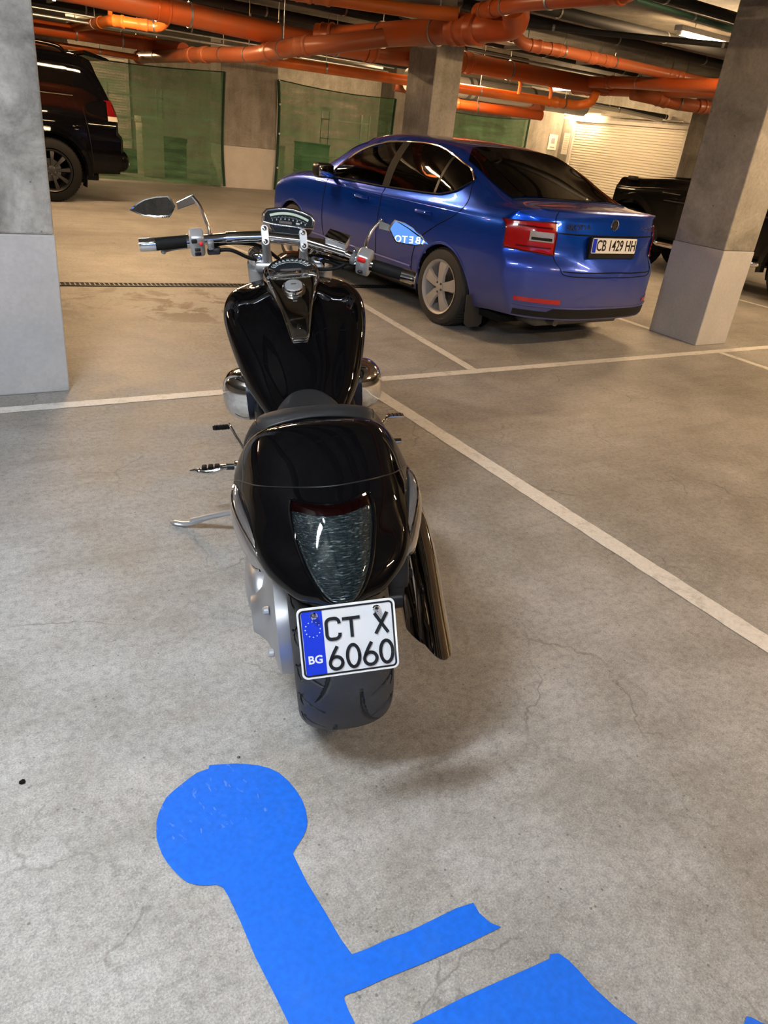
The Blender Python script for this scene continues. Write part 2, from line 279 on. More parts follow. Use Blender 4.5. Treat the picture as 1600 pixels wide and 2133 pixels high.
# ================================================================ the setting
def struct(name, mb, mt, parent=None, **k):
    o = mb.build(name, mt, parent, **k)
    if parent is None: o['kind'] = 'structure'
    return o
CZ = 2.78; X0, X1, Y0, Y1 = -7.5, 15.25, -8.0, 22.0
struct('floor', MB().box(((X0 + X1) / 2, (Y0 + Y1) / 2, -.1), (X1 - X0 + 1, Y1 - Y0 + 1, .2)), M['floor'], smooth=0)
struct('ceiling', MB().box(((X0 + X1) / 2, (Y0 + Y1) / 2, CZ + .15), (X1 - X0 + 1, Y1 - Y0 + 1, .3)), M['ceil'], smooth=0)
struct('wall_left', MB().box((X0 - .1, (Y0 + Y1) / 2, CZ / 2), (.2, Y1 - Y0, CZ)), M['wallc'], smooth=0)
struct('wall_back', MB().box(((X0 + X1) / 2, Y1 + .1, CZ / 2), (X1 - X0 + .4, .2, CZ)), M['wallc'], smooth=0)
# right wall with the roller shutter opening y 12.1..15.7, z 0..2.15
b = MB()
for y0, y1, z0, z1 in ((Y0, 12.15, 0, CZ), (15.68, Y1, 0, CZ), (12.15, 15.68, 2.14, CZ)): b.box((X1 + .1, (y0 + y1) / 2, (z0 + z1) / 2), (.2, y1 - y0, z1 - z0))
struct('wall_right', b, M['wallc'], smooth=0)
sh = tagp(empty('roller_shutter', (X1 + .02, 13.9, 0)), 'cream roller shutter with horizontal slats in the right wall behind the blue car', 'shutter')
b = MB(); z = 0; R_ = []
G_ = []
for i in range(36):
    for kx, kz in ((.012, .0), (-.012, .012), (-.014, .03), (-.012, .048), (.012, .058)): G_.append([(kx, -1.72, i * .0595 + kz), (kx, 1.72, i * .0595 + kz)])
b.grid(G_); b.build('slat_curtain', M['shutter'], sh, smooth=30)
for yy in (-1.76, 1.76): MB().box((-.02, yy, 1.07), (.10, .09, 2.14)).build('guide_rail', M['cream'], sh, smooth=0, bevel=.005)
MB().box((-.03, 0, 2.17), (.14, 3.6, .07)).build('shutter_header', M['cream'], sh, smooth=0)
# rear wall with a wide window opening to daylight
b = MB(); wx0, wx1, wz0, wz1 = -4.6, 1.2, .75, 2.6
for x0, x1, z0, z1 in ((X0, wx0, 0, CZ), (wx1, X1, 0, CZ), (wx0, wx1, 0, wz0), (wx0, wx1, wz1, CZ)): b.box(((x0 + x1) / 2, Y0 - .1, (z0 + z1) / 2), (x1 - x0, .2, z1 - z0))
struct('wall_front', b, M['wallc'], smooth=0)
wf = MB()
for x in np.linspace(wx0 + .03, wx1 - .03, 2): wf.box((x, Y0 - .1, (wz0 + wz1) / 2), (.06, .1, wz1 - wz0))
for z in (wz0 + .03, wz1 - .03): wf.box(((wx0 + wx1) / 2, Y0 - .1, z), (wx1 - wx0, .1, .06))
struct('window_1', wf, M['galv'], smooth=0)
# ---------------------------------------------------------------- columns and wall piers
def column(x0, x1, y0, y1, cm, bm_, bh, label, name='concrete_column'):
    e = tagp(empty(name, ((x0 + x1) / 2, (y0 + y1) / 2, 0)), label, 'column', 'concrete columns and piers'); w_, d_ = x1 - x0, y1 - y0
    MB().box((0, 0, (CZ + bh) / 2 - .003), (w_, d_, CZ - bh - .006)).build('column_shaft', cm, e, smooth=0, bevel=.012)
    MB().box((0, 0, bh / 2), (w_ + .006, d_ + .006, bh)).build('painted_band', bm_, e, smooth=0, bevel=.008, label='smooth light paint on the lower part of the shaft'); return e
column(.23, .665, 4.165, 4.70, M['col_cool'], M['band'], .818, 'grey patchy concrete column at the left picture edge with pale blue-grey painted base')
column(6.085, 6.525, 4.14, 4.685, M['col_mid'], M['band'], .838, 'concrete column leaning right of the blue car, painted grey up to knee-high band')
column(6.08, 6.50, 8.90, 9.53, M['col_warm'], M['cream'], .82, 'bare concrete column standing directly behind the roof of the blue car')
column(11.95, 12.39, 8.90, 9.53, M['col_warm'], M['cream'], .82, 'shadowed concrete column between the roller shutter and the near right column')
column(1.95, 3.10, 16.1, 16.7, M['col_warm'], M['cream'], .80, 'wide concrete pier behind the roof of the black four-wheel drive at left', 'concrete_pier')
column(5.93, 7.15, 16.1, 16.7, M['col_warm'], M['cream'], .80, 'wide concrete pier with cream base between the left and middle green nets', 'concrete_pier')
column(9.98, 11.25, 16.1, 16.7, M['col_warm'], M['cream'], .80, 'concrete pier at the right end of the middle green net, mostly hidden by a column', 'concrete_pier')
column(13.95, 15.24, 16.1, 16.7, M['col_warm'], M['cream'], .80, 'concrete pier with a paper notice, left of the roller shutter', 'concrete_pier')
for p, sx, sz, lab, ax in (((14.98, 16.085, 1.60), .30, .36, 'white paper notice with a dark square on the concrete pier', 0), ((15.235, 15.86, 1.60), .22, .50, 'cream paper notice on the side wall next to the roller shutter', 1)):
    e = tagp(empty('paper_notice', p), lab, 'notice'); u = (1, 0, 0) if ax == 0 else (0, -1, 0); wv = (0, -1, 0) if ax == 0 else (-1, 0, 0)
    MB().prism(rrect(sx, sz, .004), (0, 0, 0), u, (0, 0, 1), wv, 0, .004).build('sheet', M['paper'], e, smooth=0)
    b = MB()
    if ax == 0: b.prism(rrect(.16, .03, .001), (0, 0, -.12), u, (0, 0, 1), wv, .004, .0055); b.prism(rrect(.13, .13, .01), (0, 0, .03), u, (0, 0, 1), wv, .004, .0055); mt_ = mat('grey_print', (.30, .31, .36), .7)
    else:
        for i in range(7): b.prism(rrect(.14, .012, .001), (0, 0, .17 - i * .05), u, (0, 0, 1), wv, .004, .0055)
        mt_ = mat('pale_print', (.55, .42, .32), .7)
    b.build('print', mt_, e, smooth=0)
# ---------------------------------------------------------------- floor markings, drain
def strip(x0, y0, x1, y1, wd, label, name='painted_line'):
    a = np.array((x0, y0)); c = np.array((x1, y1)); d = (c - a) / np.linalg.norm(c - a); n_ = np.array((-d[1], d[0])) * wd / 2
    L = np.linalg.norm(c - a); k = int(L / .05) + 2; rnd = random.Random(int(x0 * 91 + y0 * 7)); G = []
    for i in range(k):
        p = a + d * L * i / (k - 1); j1, j2 = (1 + rnd.uniform(-.05, .05)), (1 + rnd.uniform(-.05, .05)); G.append([(*(p + n_ * j1), .0022), (*(p - n_ * j2), .0022)])
    o = MB().grid(G).build(name, M['line'], smooth=0); return tagp(o, label, 'floor marking', 'white lines painted on the floor')
strip(-6, 3.945, 14, 3.945, .085, 'long white line across the floor behind both near columns')
strip(2.385, -2.5, 2.385, 3.90, .10, 'white bay line running from right of the motorcycle to the lower right')
strip(3.36, 3.99, 3.66, 7.0, .08, 'white bay line between the motorcycle tank and the blue car')
strip(6.14, -1, 6.14, 3.90, .08, 'short white bay line at the right edge in front of the right column')
strip(6.14, 4.69, 6.17, 8.8, .08, 'white bay line from behind the blue car to the base of the right column')
strip(9.07, 3.99, 9.07, 6.2, .08, 'white bay line under the black off-roader at far right')
strip(3.34, 9.3, 3.62, 7.3, .07, 'faint white line on the far floor seen under the left handlebar')
def poly_paint(P, label):
    bm = bmesh.new(); f = bm.faces.new([bm.verts.new((x, y, .0026)) for x, y in P]); bmesh.ops.triangulate(bm, faces=[f])
    V = [tuple(v.co) for v in bm.verts]; bm.verts.index_update(); F = [[v.index for v in f.verts] for f in bm.faces]; bm.free(); return V, F
SA = [(0.452, 1.297), (0.509, 1.275), (0.535, 1.261), (0.561, 1.244), (0.583, 1.223), (0.599, 1.198), (0.609, 1.166), (0.614, 1.132), (0.615, 1.099), (0.611, 1.071), (0.599, 1.034), (0.586, 1.015), (0.572, 1.002), (0.549, 0.986), (0.532, 0.973), (0.53, 0.931), (0.529, 0.891), (0.533, 0.819), (0.535, 0.749), (0.54, 0.711), (0.577, 0.706), (0.62, 0.704), (0.662, 0.698), (0.7, 0.696), (0.731, 0.695), (0.789, 0.693), (0.83, 0.686), (0.827, 0.66), (0.835, 0.632), (0.85, 0.614), (0.766, 0.619), (0.706, 0.624), (0.648, 0.63), (0.58, 0.639), (0.519, 0.644), (0.491, 0.649), (0.486, 0.646), (0.483, 0.622), (0.483, 0.602), (0.477, 0.549), (0.483, 0.461), (0.389, 0.513), (0.375, 0.654), (0.373, 0.707), (0.368, 0.796), (0.369, 0.878), (0.367, 0.942), (0.364, 0.964), (0.356, 0.976), (0.336, 0.984), (0.317, 0.995), (0.302, 1.009), (0.292, 1.028), (0.285, 1.048), (0.278, 1.074), (0.274, 1.099), (0.274, 1.124), (0.275, 1.145), (0.283, 1.177), (0.29, 1.194), (0.299, 1.21), (0.312, 1.228), (0.327, 1.245), (0.347, 1.257), (0.371, 1.268), (0.393, 1.278), (0.415, 1.286), (0.446, 1.287)]
SB = [(0.577, 0.546), (0.633, 0.542), (0.689, 0.538), (0.761, 0.53), (0.835, 0.521), (0.897, 0.514), (0.904, 0.521), (0.922, 0.513), (0.93, 0.493), (0.934, 0.469), (0.937, 0.429), (0.948, 0.381), (0.964, 0.339), (0.976, 0.243), (0.417, 0.40), (0.43, 0.547)]
SC = [(1.156, 0.236), (1.173, 0.242), (1.18, 0.236), (1.19, 0.219), (1.199, 0.211), (1.181, 0.159), (1.101, 0.203)]
e = tagp(empty('wheelchair_symbol', (.45, 1.1, 0)), 'blue painted wheelchair parking symbol on the floor behind the motorcycle', 'floor marking')
for nm, PP in (('painted_body', SA), ('painted_wheel', SB), ('painted_footrest', SC)):
    V, F = poly_paint([(x - .45, y - 1.1) for x, y in PP], ''); MB().add(V, F).build(nm, M['blue_paint'], e, smooth=0, recalc=False)
e = tagp(empty('trench_drain', (1.0, 6.85, 0), (0, 0, -.06)), 'narrow dark slotted floor drain crossing the lane behind the left column', 'drain')
MB().box((0, 0, .0025), (9.4, .13, .005)).build('channel', M['matt'], e, smooth=0)
b = MB(); [b.box((-4.66 + i * .04, 0, .006), (.012, .10, .004)) for i in range(233)]; b.box((0, .058, .006), (9.4, .012, .005)); b.box((0, -.058, .006), (9.4, .012, .005)); b.build('slotted_grate', M['steel'], e, smooth=0)
def lump(name, p, r, mt, label, cat_):
    rnd = random.Random(int(p[0] * 999)); b = MB().ell((0, 0, r * .55), (r, r * .8, r * .6), n=12); b.v = [tuple(q * (1 + rnd.uniform(-.12, .12)) for q in v) for v in b.v]
    o = b.build(name, mt, smooth=30); o.location = (*p, 0); return tagp(o, label, cat_)
lump('pebble', (.527, 1.29), .0045, M['steel'], 'tiny dark pebble just behind the round head of the blue symbol', 'pebble')
lump('dirt_crumb', (.04, 1.435), .008, M['matt'], 'small black crumb of dirt on the floor at left', 'debris')
# ---------------------------------------------------------------- green nets
def net(x0, x1, zt0, zt1, label):
    e = tagp(empty('shade_net', (x0, 16.02, 0)), label, 'net', 'green shade nets between the piers'); L = x1 - x0; G = []
    ztop = lambda t: zt0 + (zt1 - zt0) * t - .05 * math.sin(PI * t)
    for i in range(61):
        t = i / 60; G.append([(t * L + .05 * math.sin(PI * s) * (1 if t < .06 else -1 if t > .94 else 0), -.02 - .05 * math.sin(PI * t) * (1 - .5 * s) + .012 * math.sin(t * 46 + s * 5) + .01 * math.sin(t * 17 - s * 9), .03 + (ztop(t) - .03) * s) for s in np.linspace(0, 1, 20)])
    MB().grid(G).build('net_cloth', M['net'], e, smooth=60, recalc=False)
    G = np.array(G); [MB().tube(q_, .028, 6).build('side_hem', M['nethem'], e) for q_ in (G[0], G[-1])]; MB().tube(G[:, -1], .010, 5).build('top_rope', M['nethem'], e)
    for c_ in ((G[0][i] for i in (4, 10, 15, 19))): MB().cyl(c_ + (0, -.03, 0), c_ + (0, -.05, 0), .02, n=8).build('fixing_washer', M['galv'], e)
net(2.6, 5.97, 2.02, 2.10, 'green shade net stretched behind the black four-wheel drive at left')
net(7.11, 9.98, 2.10, 2.06, 'green shade net right of the cream-based pier, above the blue car bonnet')
net(11.2, 14.0, 1.98, 2.04, 'green shade net sagging behind the blue car roof, nearest the shutter')
# ---------------------------------------------------------------- stored things behind the nets
def rack(x, y, label, nb):
    e = tagp(empty('storage_rack', (x, y, 0)), label, 'rack', 'storage racks behind the nets')
    for sx in (-.6, .6):
        for sy in (-.22, .22): MB().box((sx, sy, .85), (.04, .04, 1.7)).build('upright', M['galv'], e, smooth=0)
    for z in (.15, .6, 1.05, 1.5): MB().box((0, 0, z), (1.24, .48, .03)).build('shelf', M['galv'], e, smooth=0)
rack(5.0, 19.2, 'grey storage rack seen dimly through the left green net', 3); rack(10.6, 19.4, 'grey storage rack seen dimly through the middle green net', 3)
cm_ = [mat('crate_green', (.05, .32, .16), .6), mat('crate_pale', (.55, .55, .45), .6), mat('crate_dark', (.03, .035, .03), .6)]
def crate(x, y, z, s, mt, label, grp=None):
    e = tagp(empty('storage_box', (x, y, z)), label, 'box', grp); MB().rbox((0, 0, s[2] * .45), (s[0], s[1], s[2] * .9), .01).build('box_body', mt, e); MB().rbox((0, 0, s[2] * .94), (s[0] + .03, s[1] + .03, s[2] * .1), .01).build('lid', mt, e)
for i in range(3): crate(9.05, 18.2, .001 + i * .32, (.75, .45, .31), cm_[0], 'green plastic crate in the stack behind the middle green net', 'green crates behind the middle net')
for i in range(2): crate(8.0, 18.3, .001 + i * .42, (.5, .5, .41), cm_[1], 'pale box in the pair behind the middle green net, near its left hem', 'pale boxes behind the middle net')
crate(3.7, 17.8, .001, (.5, .5, .75), cm_[1], 'tall pale box behind the left green net, near the black car bumper'); crate(4.9, 17.6, .001, (.45, .5, 1.15), cm_[1], 'upright cream cabinet-like box behind the centre of the left green net')
crate(5.4, 17.7, .001, (.5, .5, .8), cm_[2], 'dark box behind the left green net beside the pier'); crate(4.2, 18.4, .001, (1.3, .6, .45), cm_[2], 'long low dark chest behind the left green net')
e = tagp(empty('ladder', (7.75, 17.6, 0)), 'pale ladder leaning behind the left side of the middle green net', 'ladder')
for sx in (-.2, .2): MB().tube([(sx, 0, 0), (sx * .8, .5, 1.9)], .025, 6).build('stile', cm_[1], e)
for i in range(6): MB().tube([(-.19, .07 + i * .07, .28 + i * .27), (.19, .07 + i * .07, .28 + i * .27)], .014, 6).build('rung', cm_[1], e)
e = tagp(empty('shutter_panel', (4.6, 21.95, 0)), 'bright cream roller shutter on the far wall, seen through the left green net', 'shutter')
b = MB(); [b.box((0, 0, .03 + i * .06), (1.9, .04, .054)) for i in range(38)]; b.build('slat_curtain', M['shutter'], e, smooth=0, bevel=.004); [MB().box((s * .98, -.02, 1.15), (.08, .08, 2.3)).build('guide_rail', M['cream'], e, smooth=0) for s in (-1, 1)]
# ---------------------------------------------------------------- fluorescent lamps
for i, (x, y, z, ax, c, wt) in enumerate(TUBES):
    lab = ['cool white tube lamp over the left of the motorcycle bay', 'cool white tube lamp on the ceiling behind the camera', 'warm tube lamp over the bay right of the motorcycle', 'warm tube lamp under the ceiling beside the top of the right column',
           'warm tube lamp over the lane behind the motorcycle', 'warm tube lamp over the lower right bay', 'warm tube lamp over the far left of the lane', 'warm tube lamp added out of sight behind the big orange main pipe at left to brighten the far floor', 'warm tube lamp added out of sight behind the big orange main pipe at right to brighten the far floor', 'warm tube lamp near the roller shutter and the foil duct',
           'warm tube lamp over the black off-roader at right', 'warm tube lamp in the storage area behind the left net', 'warm tube lamp in the storage area behind the middle net'][i]
    e = tagp(empty('tube_lamp', (x, y, z), (0, 0, 0 if ax else PI / 2)), lab, 'lamp', 'tube lamps under the ceiling')
    MB().rbox((0, 0, .045), (1.30, .10, .05), .008).build('housing', M['pwhite'], e); L_ = 1.2
    em = mat('lit_tube_%d' % i, (1, 1, 1), .5, emit=c, es=wt / (PI * 2 * PI * .016 * L_)); MB().cyl((-.6, 0, 0), (.6, 0, 0), .016, n=10).build('fluorescent_tube', em, e)
    for s in (-.615, .615): MB().rbox((s, 0, .01), (.03, .045, .05), .004).build('end_cap', M['pwhite'], e)
    for s in (-.4, .4): MB().cyl((s, 0, .07), (s, 0, CZ - z), .004, n=6).build('hanger_rod', M['galv'], e)
e = tagp(empty('wall_lamp', (15.14, 15.35, 2.28), (0, 0, PI / 2)), 'twin lit tube lamp on the wall above the left end of the roller shutter', 'lamp')
MB().rbox((0, -.03, .04), (1.25, .10, .05), .008).build('housing', M['pwhite'], e); em = mat('lit_wall_tube', (1, 1, 1), .5, emit=WARM, es=45)
for dz in (0, -.09): MB().cyl((-.6, .05, dz), (.6, .05, dz), .014, n=8).build('fluorescent_tube', em, e)
# ---------------------------------------------------------------- pipes
def rel(P, o): return [np.array(p, float) - o for p in P]
def pipe(path, r, mt, label, collars=(), clamps=(), name='drain_pipe', cat_='pipe', fr=.0, cmt=None, n=20, rod=True):
    o = np.array(path[0], float); P = fillet(path, fr or r * 2.2, 7) if len(path) > 2 else [np.array(p, float) for p in path]; P = rel(P, o)
    e = tagp(empty(name, tuple(o)), label, cat_, {'drain_pipe': 'orange drain pipes under the ceiling', 'insulated_pipe': 'black insulated pipes under the ceiling', 'conduit': 'steel conduits under the ceiling'}.get(name)); S = [0]
    for i in range(1, len(P)): S.append(S[-1] + np.linalg.norm(P[i] - P[i - 1]))
    def at(s):
        s = max(.001, min(s, S[-1] - .001)); i = max(j for j in range(len(S)) if S[j] <= s); i = min(i, len(P) - 2); d = (P[i + 1] - P[i]); d = d / np.linalg.norm(d); return P[i] + d * (s - S[i]), d
    MB().tube(P, r, n).build('pipe_run', mt, e)
    for s in collars:
        p, d = at(s); MB().lathe([(r * .9, -.075), (r * 1.10, -.075), (r * 1.13, -.065), (r * 1.07, -.05), (r * 1.06, .03), (r * 1.16, .04), (r * 1.16, .065), (r * 1.08, .075), (r * .9, .08)], p, d, n).build('pipe_collar', cmt or mt, e)
    for s in clamps:
        p, d = at(s); MB().lathe([(r * .98, -.012), (r * 1.07, -.012), (r * 1.07, .012), (r * .98, .012)], p, d, n).build('pipe_clamp', M['clamp'], e)
        if rod: zt = CZ - (p[2] + o[2]); (MB().cyl(p + (0, 0, r), p + (0, 0, zt), .005, n=6).build('hanger_rod', M['clamp'], e) if zt > r + .03 else None)
    return e
OR, OR2, OR3 = M['orange'], M['orange2'], M['orange3']
pipe([(-7.4, 9.70, 2.62), (1.5, 9.70, 2.405), (4.68, 9.72, 2.315), (6.0, 9.74, 2.335), (7.2, 9.78, 2.40), (10.05, 9.80, 2.41)], .120, OR, 'big orange main pipe running left to right behind the middle column', (2.5, 5.2, 7.8, 10.3, 13.0, 14.6), (3.5, 6.3, 10.6, 11.7, 12.5, 14.1, 15.4))
pipe([(4.75, 9.60, 2.38), (5.03, 9.3, 2.39), (5.03, 6.60, 2.40), (5.2, 6.35, 2.44), (5.0, 6.2, 2.56)], .125, OR, 'thick orange pipe crossing toward the camera above the column behind the car', (.15, 2.65, 2.95), (1.2, 2.3))
pipe([(2.3, 8.1, 2.77), (2.32, 8.1, 2.49), (3.0, 7.85, 2.49), (4.6, 7.25, 2.50), (4.95, 6.95, 2.51)], .060, OR3, 'thin bright orange pipe at the top centre, left of the elbow', (.5, 1.35, 1.62, 1.8), (1.05,), fr=.2)
pipe([(5.02, 6.75, 2.53), (4.78, 5.8, 2.52), (4.80, 4.6, 2.52), (4.80, 4.5, 2.77)], .066, OR, 'orange pipe at the top centre running right from the elbow', (.1, .35, 2.0), (.62, 1.3), fr=.2)
pipe([(4.12, 15.35, 2.10), (4.10, 12.0, 2.11), (4.10, 9.95, 2.09), (4.12, 8.8, 2.16), (4.42, 8.5, 2.22), (5.03, 8.3, 2.37)], .093, OR2, 'dusty pinkish orange pipe receding toward the left green net', (.1, 3.0, 3.6, 5.8, 6.6), (1.2, 4.3, 5.2, 6.2), fr=.15)
pipe([(-7.4, 14.7, 2.28), (4.15, 14.3, 2.27), (4.25, 13.2, 2.20)], .105, OR, 'dark orange pipe along the back above the black four-wheel drive', (11.3,), (3, 7.4, 10.3, 11.0), fr=.3)
pipe([(1.5, 15.2, 2.12), (4.0, 14.9, 2.08)], .045, OR3, 'thin orange pipe just above the roof of the black four-wheel drive', (1.0,), (1.9,))
pipe([(4.2, 10.75, 2.10), (9.45, 9.75, 2.10), (9.6, 9.6, 2.16), (9.55, 9.5, 2.3)], .066, OR3, 'long bright orange pipe above the middle green net passing behind the column', (.35, 3.1, 4.9), (1.2, 2.5, 3.6, 5.1), fr=.15)
pipe([(2.85, 15.0, 2.34), (2.95, 12.1, 2.36), (3.55, 12.0, 2.36), (3.6, 11.8, 2.5)], .068, OR3, 'short orange pipe with an upturned end at upper left', (2.2, 2.9, 3.2), (1.9, 3.35), fr=.2)
pipe([(2.97, 12.4, 2.40), (2.95, 12.3, 2.52), (2.85, 12.2, 2.60), (2.85, 12.2, CZ)], .030, OR3, 'small orange branch rising from the upturned pipe at upper left', (.08, .2), (), fr=.05)
pipe([(7.6, 12.3, 2.12), (10.2, 11.8, 2.02), (10.3, 11.5, 2.12)], .085, OR2, 'dusty pipe fittings beyond the middle net top near the tiny lamp', (.3, .7, 1.4), (1.0, 2.2), fr=.1)
pipe([(6.45, 7.95, 2.62), (6.55, 7.85, 2.50), (7.1, 7.75, 2.50), (9.6, 7.95, 2.52), (12.3, 8.0, 2.53)], .064, OR2, 'orange pipe with white joints at right, below the cable tray', (.35, .62, 1.25, 1.55, 2.9, 3.1), (.75, 1.7), fr=.12)
pipe([(9.72, 10.25, 2.45), (9.35, 8.7, 2.42), (8.95, 7.5, 2.36), (8.55, 6.3, 2.33)], .078, OR, 'orange pipe at right running toward the near right column, upper of two', (.3, 1.1), (1.9,), fr=.3)
pipe([(10.24, 10.7, 2.41), (10.1, 9.0, 2.40), (9.7, 7.3, 2.39)], .098, OR, 'orange pipe at right running toward the near right column, lower of two', (.4, 1.5, 1.9), (.9, 2.2), fr=.3)
pipe([(9.5, 8.72, 2.30), (10.3, 8.45, 2.25), (11.2, 8.25, 2.27)], .088, OR2, 'short orange pipe with elbow end low at right above the shutter', (.5, 1.2), (.8,), fr=.15)
pipe([(7.55, 11.2, 1.93), (9.6, 10.7, 1.93)], .075, OR, 'dark orange pipe low behind the middle column above the third net', (.5,), (.9,))
pipe([(8.35, 9.9, 2.13), (8.35, 9.9, 2.3), (8.2, 10.0, 2.45)], .028, OR3, 'short orange riser on the long pipe in front of the foil duct', (), (), fr=.05); pipe([(8.9, 9.8, 2.13), (8.9, 9.8, 2.26), (8.8, 9.9, 2.4)], .028, OR3, 'right-hand short orange riser on the long pipe before the foil duct', (), (), fr=.05)
# overhead pipes behind / above the camera (seen mirrored in the chrome)
pipe([(2.9, -5, 2.77), (2.9, -4.9, 2.5), (3.0, 5.1, 2.5), (3.0, 5.2, 2.77)], .08, OR3, 'orange pipe above the bay line right of the motorcycle, outside the picture', (2, 5), (3, 6))
# foil duct
e = tagp(empty('foil_duct', (7.6, 11.9, 2.22)), 'silver foil wrapped air duct behind the column above the car roof', 'duct')
MB().tube([(0, 0, 0), (3.9, -.225, 0)], .16, 24).build('duct_tube', M['foil'], e)
for s in (.05, 1.2, 1.35, 2.6): MB().lathe([(.15, -.03), (.172, -.03), (.172, .03), (.15, .03)], (s, -.0577 * s, 0), (5.2, -.3, 0), 24).build('duct_strap', M['clamp'], e)
# black insulated lines, conduits, trays
def line(path, r, mt, label, name='insulated_pipe', cl=None, cat_='pipe', fr=.3, rod=False):
    L = sum(np.linalg.norm(np.array(path[i + 1], float) - np.array(path[i], float)) for i in range(len(path) - 1)); return pipe(path, r, mt, label, (), cl if cl is not None else np.arange(.7, L, 1.6), name, cat_, fr, n=10, rod=rod)
line([(-7.4, 13.6, 2.56), (9, 13.6, 2.56)], .085, M['lag'], 'thick black insulated pipe above the back of the black four-wheel drive'); line([(-7.4, 13.2, 2.33), (8, 13.2, 2.36)], .022, M['galv'], 'thin steel conduit below the thick black pipe at upper left', 'conduit')
line([(-7.4, 13.0, 2.42), (8, 13.0, 2.42)], .012, M['galv'], 'slim steel conduit beside the black pipe at upper left', 'conduit'); line([(-7.4, 11.2, 2.62), (9, 11.2, 2.62)], .09, M['lag'], 'black insulated pipe above the big orange main pipe')
line([(-7.4, 10.6, 2.63), (9, 10.6, 2.63)], .055, M['lag'], 'slimmer black insulated pipe above the big orange main pipe'); line([(1, 9.2, 2.66), (10, 9.2, 2.62)], .06, M['lag'], 'black insulated pipe crossing behind the top orange elbow')
line([(0, 8.4, 2.60), (9, 8.4, 2.60)], .014, M['galv'], 'thin conduit with clips above the crossing orange pipe', 'conduit'); line([(5.2, 7.3, 2.66), (15.2, 7.3, 2.66)], .05, M['lag'], 'black insulated pipe running right under the ceiling, farther of four')
line([(5.2, 6.6, 2.66), (15.2, 6.6, 2.68)], .055, M['lag'], 'black insulated pipe right of the elbow above the perforated tray'); line([(5.1, 5.2, 2.68), (15.2, 5.2, 2.68)], .045, M['lag'], 'black insulated pipe nearest the lit lamp at upper right')
line([(4.6, 3.9, 2.66), (15.2, 3.9, 2.66)], .05, M['lag'], 'thick black insulated pipe at the top right corner'); line([(5.2, 6.9, 2.50), (6.4, 5.9, 2.50), (7.4, 4.9, 2.50), (8.4, 4.4, 2.50)], .026, M['lag'], 'black hose curving across below the lit lamp at upper right', 'insulated_hose')
gp = mat('dark_green_pipe', (.02, .07, .05), .5); line([(5.4, 5.15, 2.60), (7.0, 5.05, 2.56), (8.6, 4.8, 2.53)], .022, gp, 'dark green pipe at upper right meeting the black hose')
line([(6.8, 9.25, 2.50), (11.8, 9.25, 2.50)], .018, M['galv'], 'grey conduit behind the perforated tray at right', 'conduit'); line([(9.6, 13.2, 2.35), (13.6, 12.6, 2.32), (14.6, 12.4, 2.25)], .045, M['foil'], 'silver foil wrapped line above the roller shutter', 'foil_line', fr=.2)
line([(9.6, 13.5, 2.42), (15.1, 12.7, 2.35)], .05, M['lag'], 'black insulated line above the roller shutter'); line([(15.1, 15.6, 2.3), (15.1, 12.2, 2.28)], .012, M['galv'], 'thin conduit along the lintel of the roller shutter', 'conduit')
for i_, x_ in enumerate((-.15, .95, 1.4, 1.85)): line([(x_, -7.9, 2.64), (x_, 9.5, 2.64)], .10, M['lag'], ['first', 'second', 'third', 'fourth'][i_] + ' unseen black pipe added over the motorcycle to darken its reflections, counted from the left', fr=.1)  # unseen pipes, added so that the gloss black paint reflects something dark
def tray(x0, x1, y, z, wd, label):
    e = tagp(empty('cable_tray', (x0, y, z)), label, 'cable tray', 'cable trays under the ceiling'); L = x1 - x0
    for s in (-wd / 2, wd / 2):
        MB().box((L / 2, s, .03), (L, .004, .06)).build('tray_side', M['perf'], e, smooth=0)
    MB().box((L / 2, 0, 0), (L, wd, .004)).build('tray_floor', M['galv'], e, smooth=0)
    for i in range(int(L / 1.3)):
        x = .4 + i * 1.3; MB().box((x, 0, -.022), (.04, wd + .14, .04)).build('bracket', M['galv'], e, smooth=0)
        for s in (-1, 1): MB().cyl((x, s * (wd / 2 + .05), -.03), (x, s * (wd / 2 + .05), CZ - z), .005, n=6).build('hanger_rod', M['galv'], e)
tray(5.4, 11.6, 8.62, 2.57, .30, 'perforated steel cable tray with brackets right of the orange elbow'); tray(.5, 8.8, 12.3, 2.50, .30, 'perforated cable tray over the lane at upper left, behind the main pipe'); tray(2.15, 5.2, 8.6, 2.64, .25, 'perforated cable tray at the top centre above the thin bright orange pipe')
# ================================================================ the motorcycle
BK = empty('motorcycle', (.874, 1.385, .004), (0, -.132, -.382), 'black cruiser motorcycle with chrome trim leaning on its side stand', 'motorcycle')
def smooth_sym(fn, xs): return [fn(x) for x in xs]
